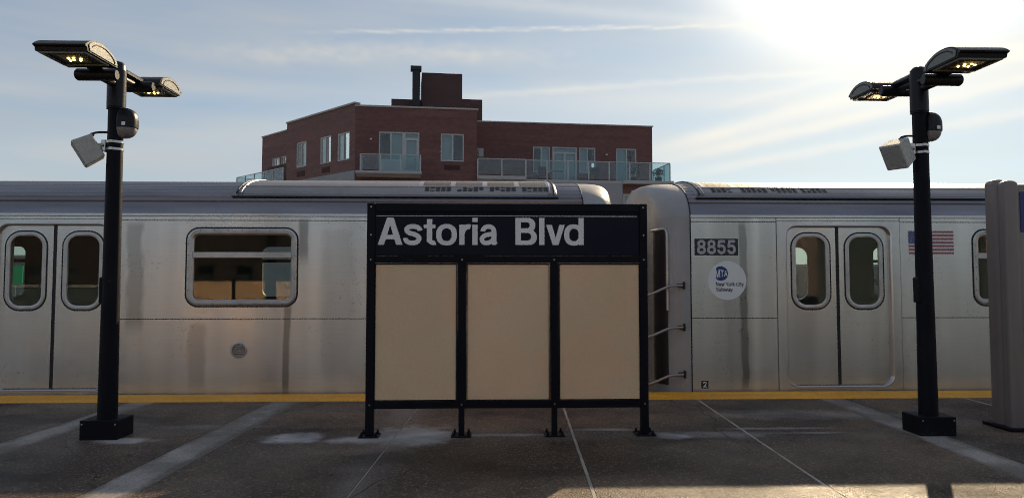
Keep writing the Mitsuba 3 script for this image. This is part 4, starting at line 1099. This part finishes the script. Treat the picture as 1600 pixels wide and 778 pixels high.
for x0, x1, y_, z_, lab in FB:
    key = numbered('far_building'); labels[key] = {'label': lab, 'category': 'building'}
    wl = sbox(x0, ZG, x1, z_); wn = []
    for zz in np.arange(-6.0, z_ - 2.2, 3.2):
        for xx in np.arange(x0 + 1.5, x1 - 2, 3.4):
            wn.append((xx, zz, xx + 1.5, zz + 1.7))
    wl = wl.difference(unary_union([sbox(*w_) for w_ in wn]))
    add(key + '__wall', plate(wl, y_, y_ + 0.4), 'mat_far_grey')
    add(key + '__roof', box(x0, x1, y_ + 0.4, y_ + 14, z_ - 0.5, z_ - 0.1), 'mat_dark')
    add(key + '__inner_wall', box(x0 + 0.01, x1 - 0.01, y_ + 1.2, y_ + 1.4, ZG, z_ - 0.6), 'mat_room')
    add(key + '__parapet', box(x0 - 0.1, x1 + 0.1, y_ - 0.1, y_ + 0.5, z_ + 0.003, z_ + 0.35), 'mat_coping')
    for w_ in wn[:120]:
        add(key + '__window', Car.sheet(sbox(*w_), y_ + 0.2), 'mat_clear_glass')

# ------------------------------------------------------------------ behind the photographer: what the steel and the glass mirror
tag('advertising_board', 'double tan advertising board on black posts at the back of the platform', 'board')
for x_ in (-9.0, -7.2):
    add('advertising_board__panel', box(x_ + 0.05, x_ + 1.75, -4.05, -3.99, 0.25, 1.27, 0.004), 'mat_tan')
for x_ in (-9.0, -7.2, -5.4):
    add('advertising_board__post', box(x_ - 0.045, x_ + 0.045, -4.07, -3.97, 0.0, 1.35, 0.004), 'mat_black_paint')
tag('parapet_wall', 'pale grey concrete parapet wall beyond the back of the platform, mirrored in the train', 'wall')
for i, x_ in enumerate(np.arange(-40, 60, 4.0)):
    zt_ = 1.0 if x_ < 2 else 3.4
    add('parapet_wall__concrete_panel', box(x_ + 0.01, x_ + 3.99, -12.3, -12.0, -1.9, zt_, 0.01), 'mat_parapet')
    add('parapet_wall__coping', box(x_ + 0.01, x_ + 3.99, -12.36, -11.94, zt_ + 0.002, zt_ + 0.12, 0.01), 'mat_coping')
add('rear_track_bed', box(-40, 60, -12.4, -4.86, -2.3, -1.9), 'mat_ballast', kind='structure', label='concrete deck of the second track behind the photographer')
for x0, x1, y_, z_, lab in ((-60, -26, -45, 6.0, 'dark brick row building behind the photographer, left of the others'), (-24, 8, -42, 5.0, 'dark brick row building behind the photographer, the lowest of the row'), (10, 60, -48, 5.5, 'dark brick row building behind the photographer, right of the others')):
    key = numbered('row_building'); labels[key] = {'label': lab, 'category': 'building'}
    wl = sbox(x0, ZG, x1, z_); wn = [(xx, zz, xx + 1.3, zz + 1.7) for zz in np.arange(-5.5, z_ - 2.4, 3.1) for xx in np.arange(x0 + 1.5, x1 - 2, 3.0)]
    wl = wl.difference(unary_union([sbox(*w_) for w_ in wn]))
    add(key + '__wall', plate(wl, y_ - 0.4, y_), 'mat_row_brick')
    add(key + '__roof', box(x0, x1, y_ - 12, y_ - 0.41, z_ - 0.5, z_ - 0.1), 'mat_dark')
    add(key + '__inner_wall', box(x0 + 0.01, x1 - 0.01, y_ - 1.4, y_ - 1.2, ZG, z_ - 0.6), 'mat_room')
    add(key + '__parapet', box(x0 - 0.1, x1 + 0.1, y_ - 0.5, y_ + 0.1, z_ + 0.003, z_ + 0.35), 'mat_coping')
    for w_ in wn[:100]:
        add(key + '__window', Car.sheet(sbox(*w_), y_ - 0.2), 'mat_clear_glass')
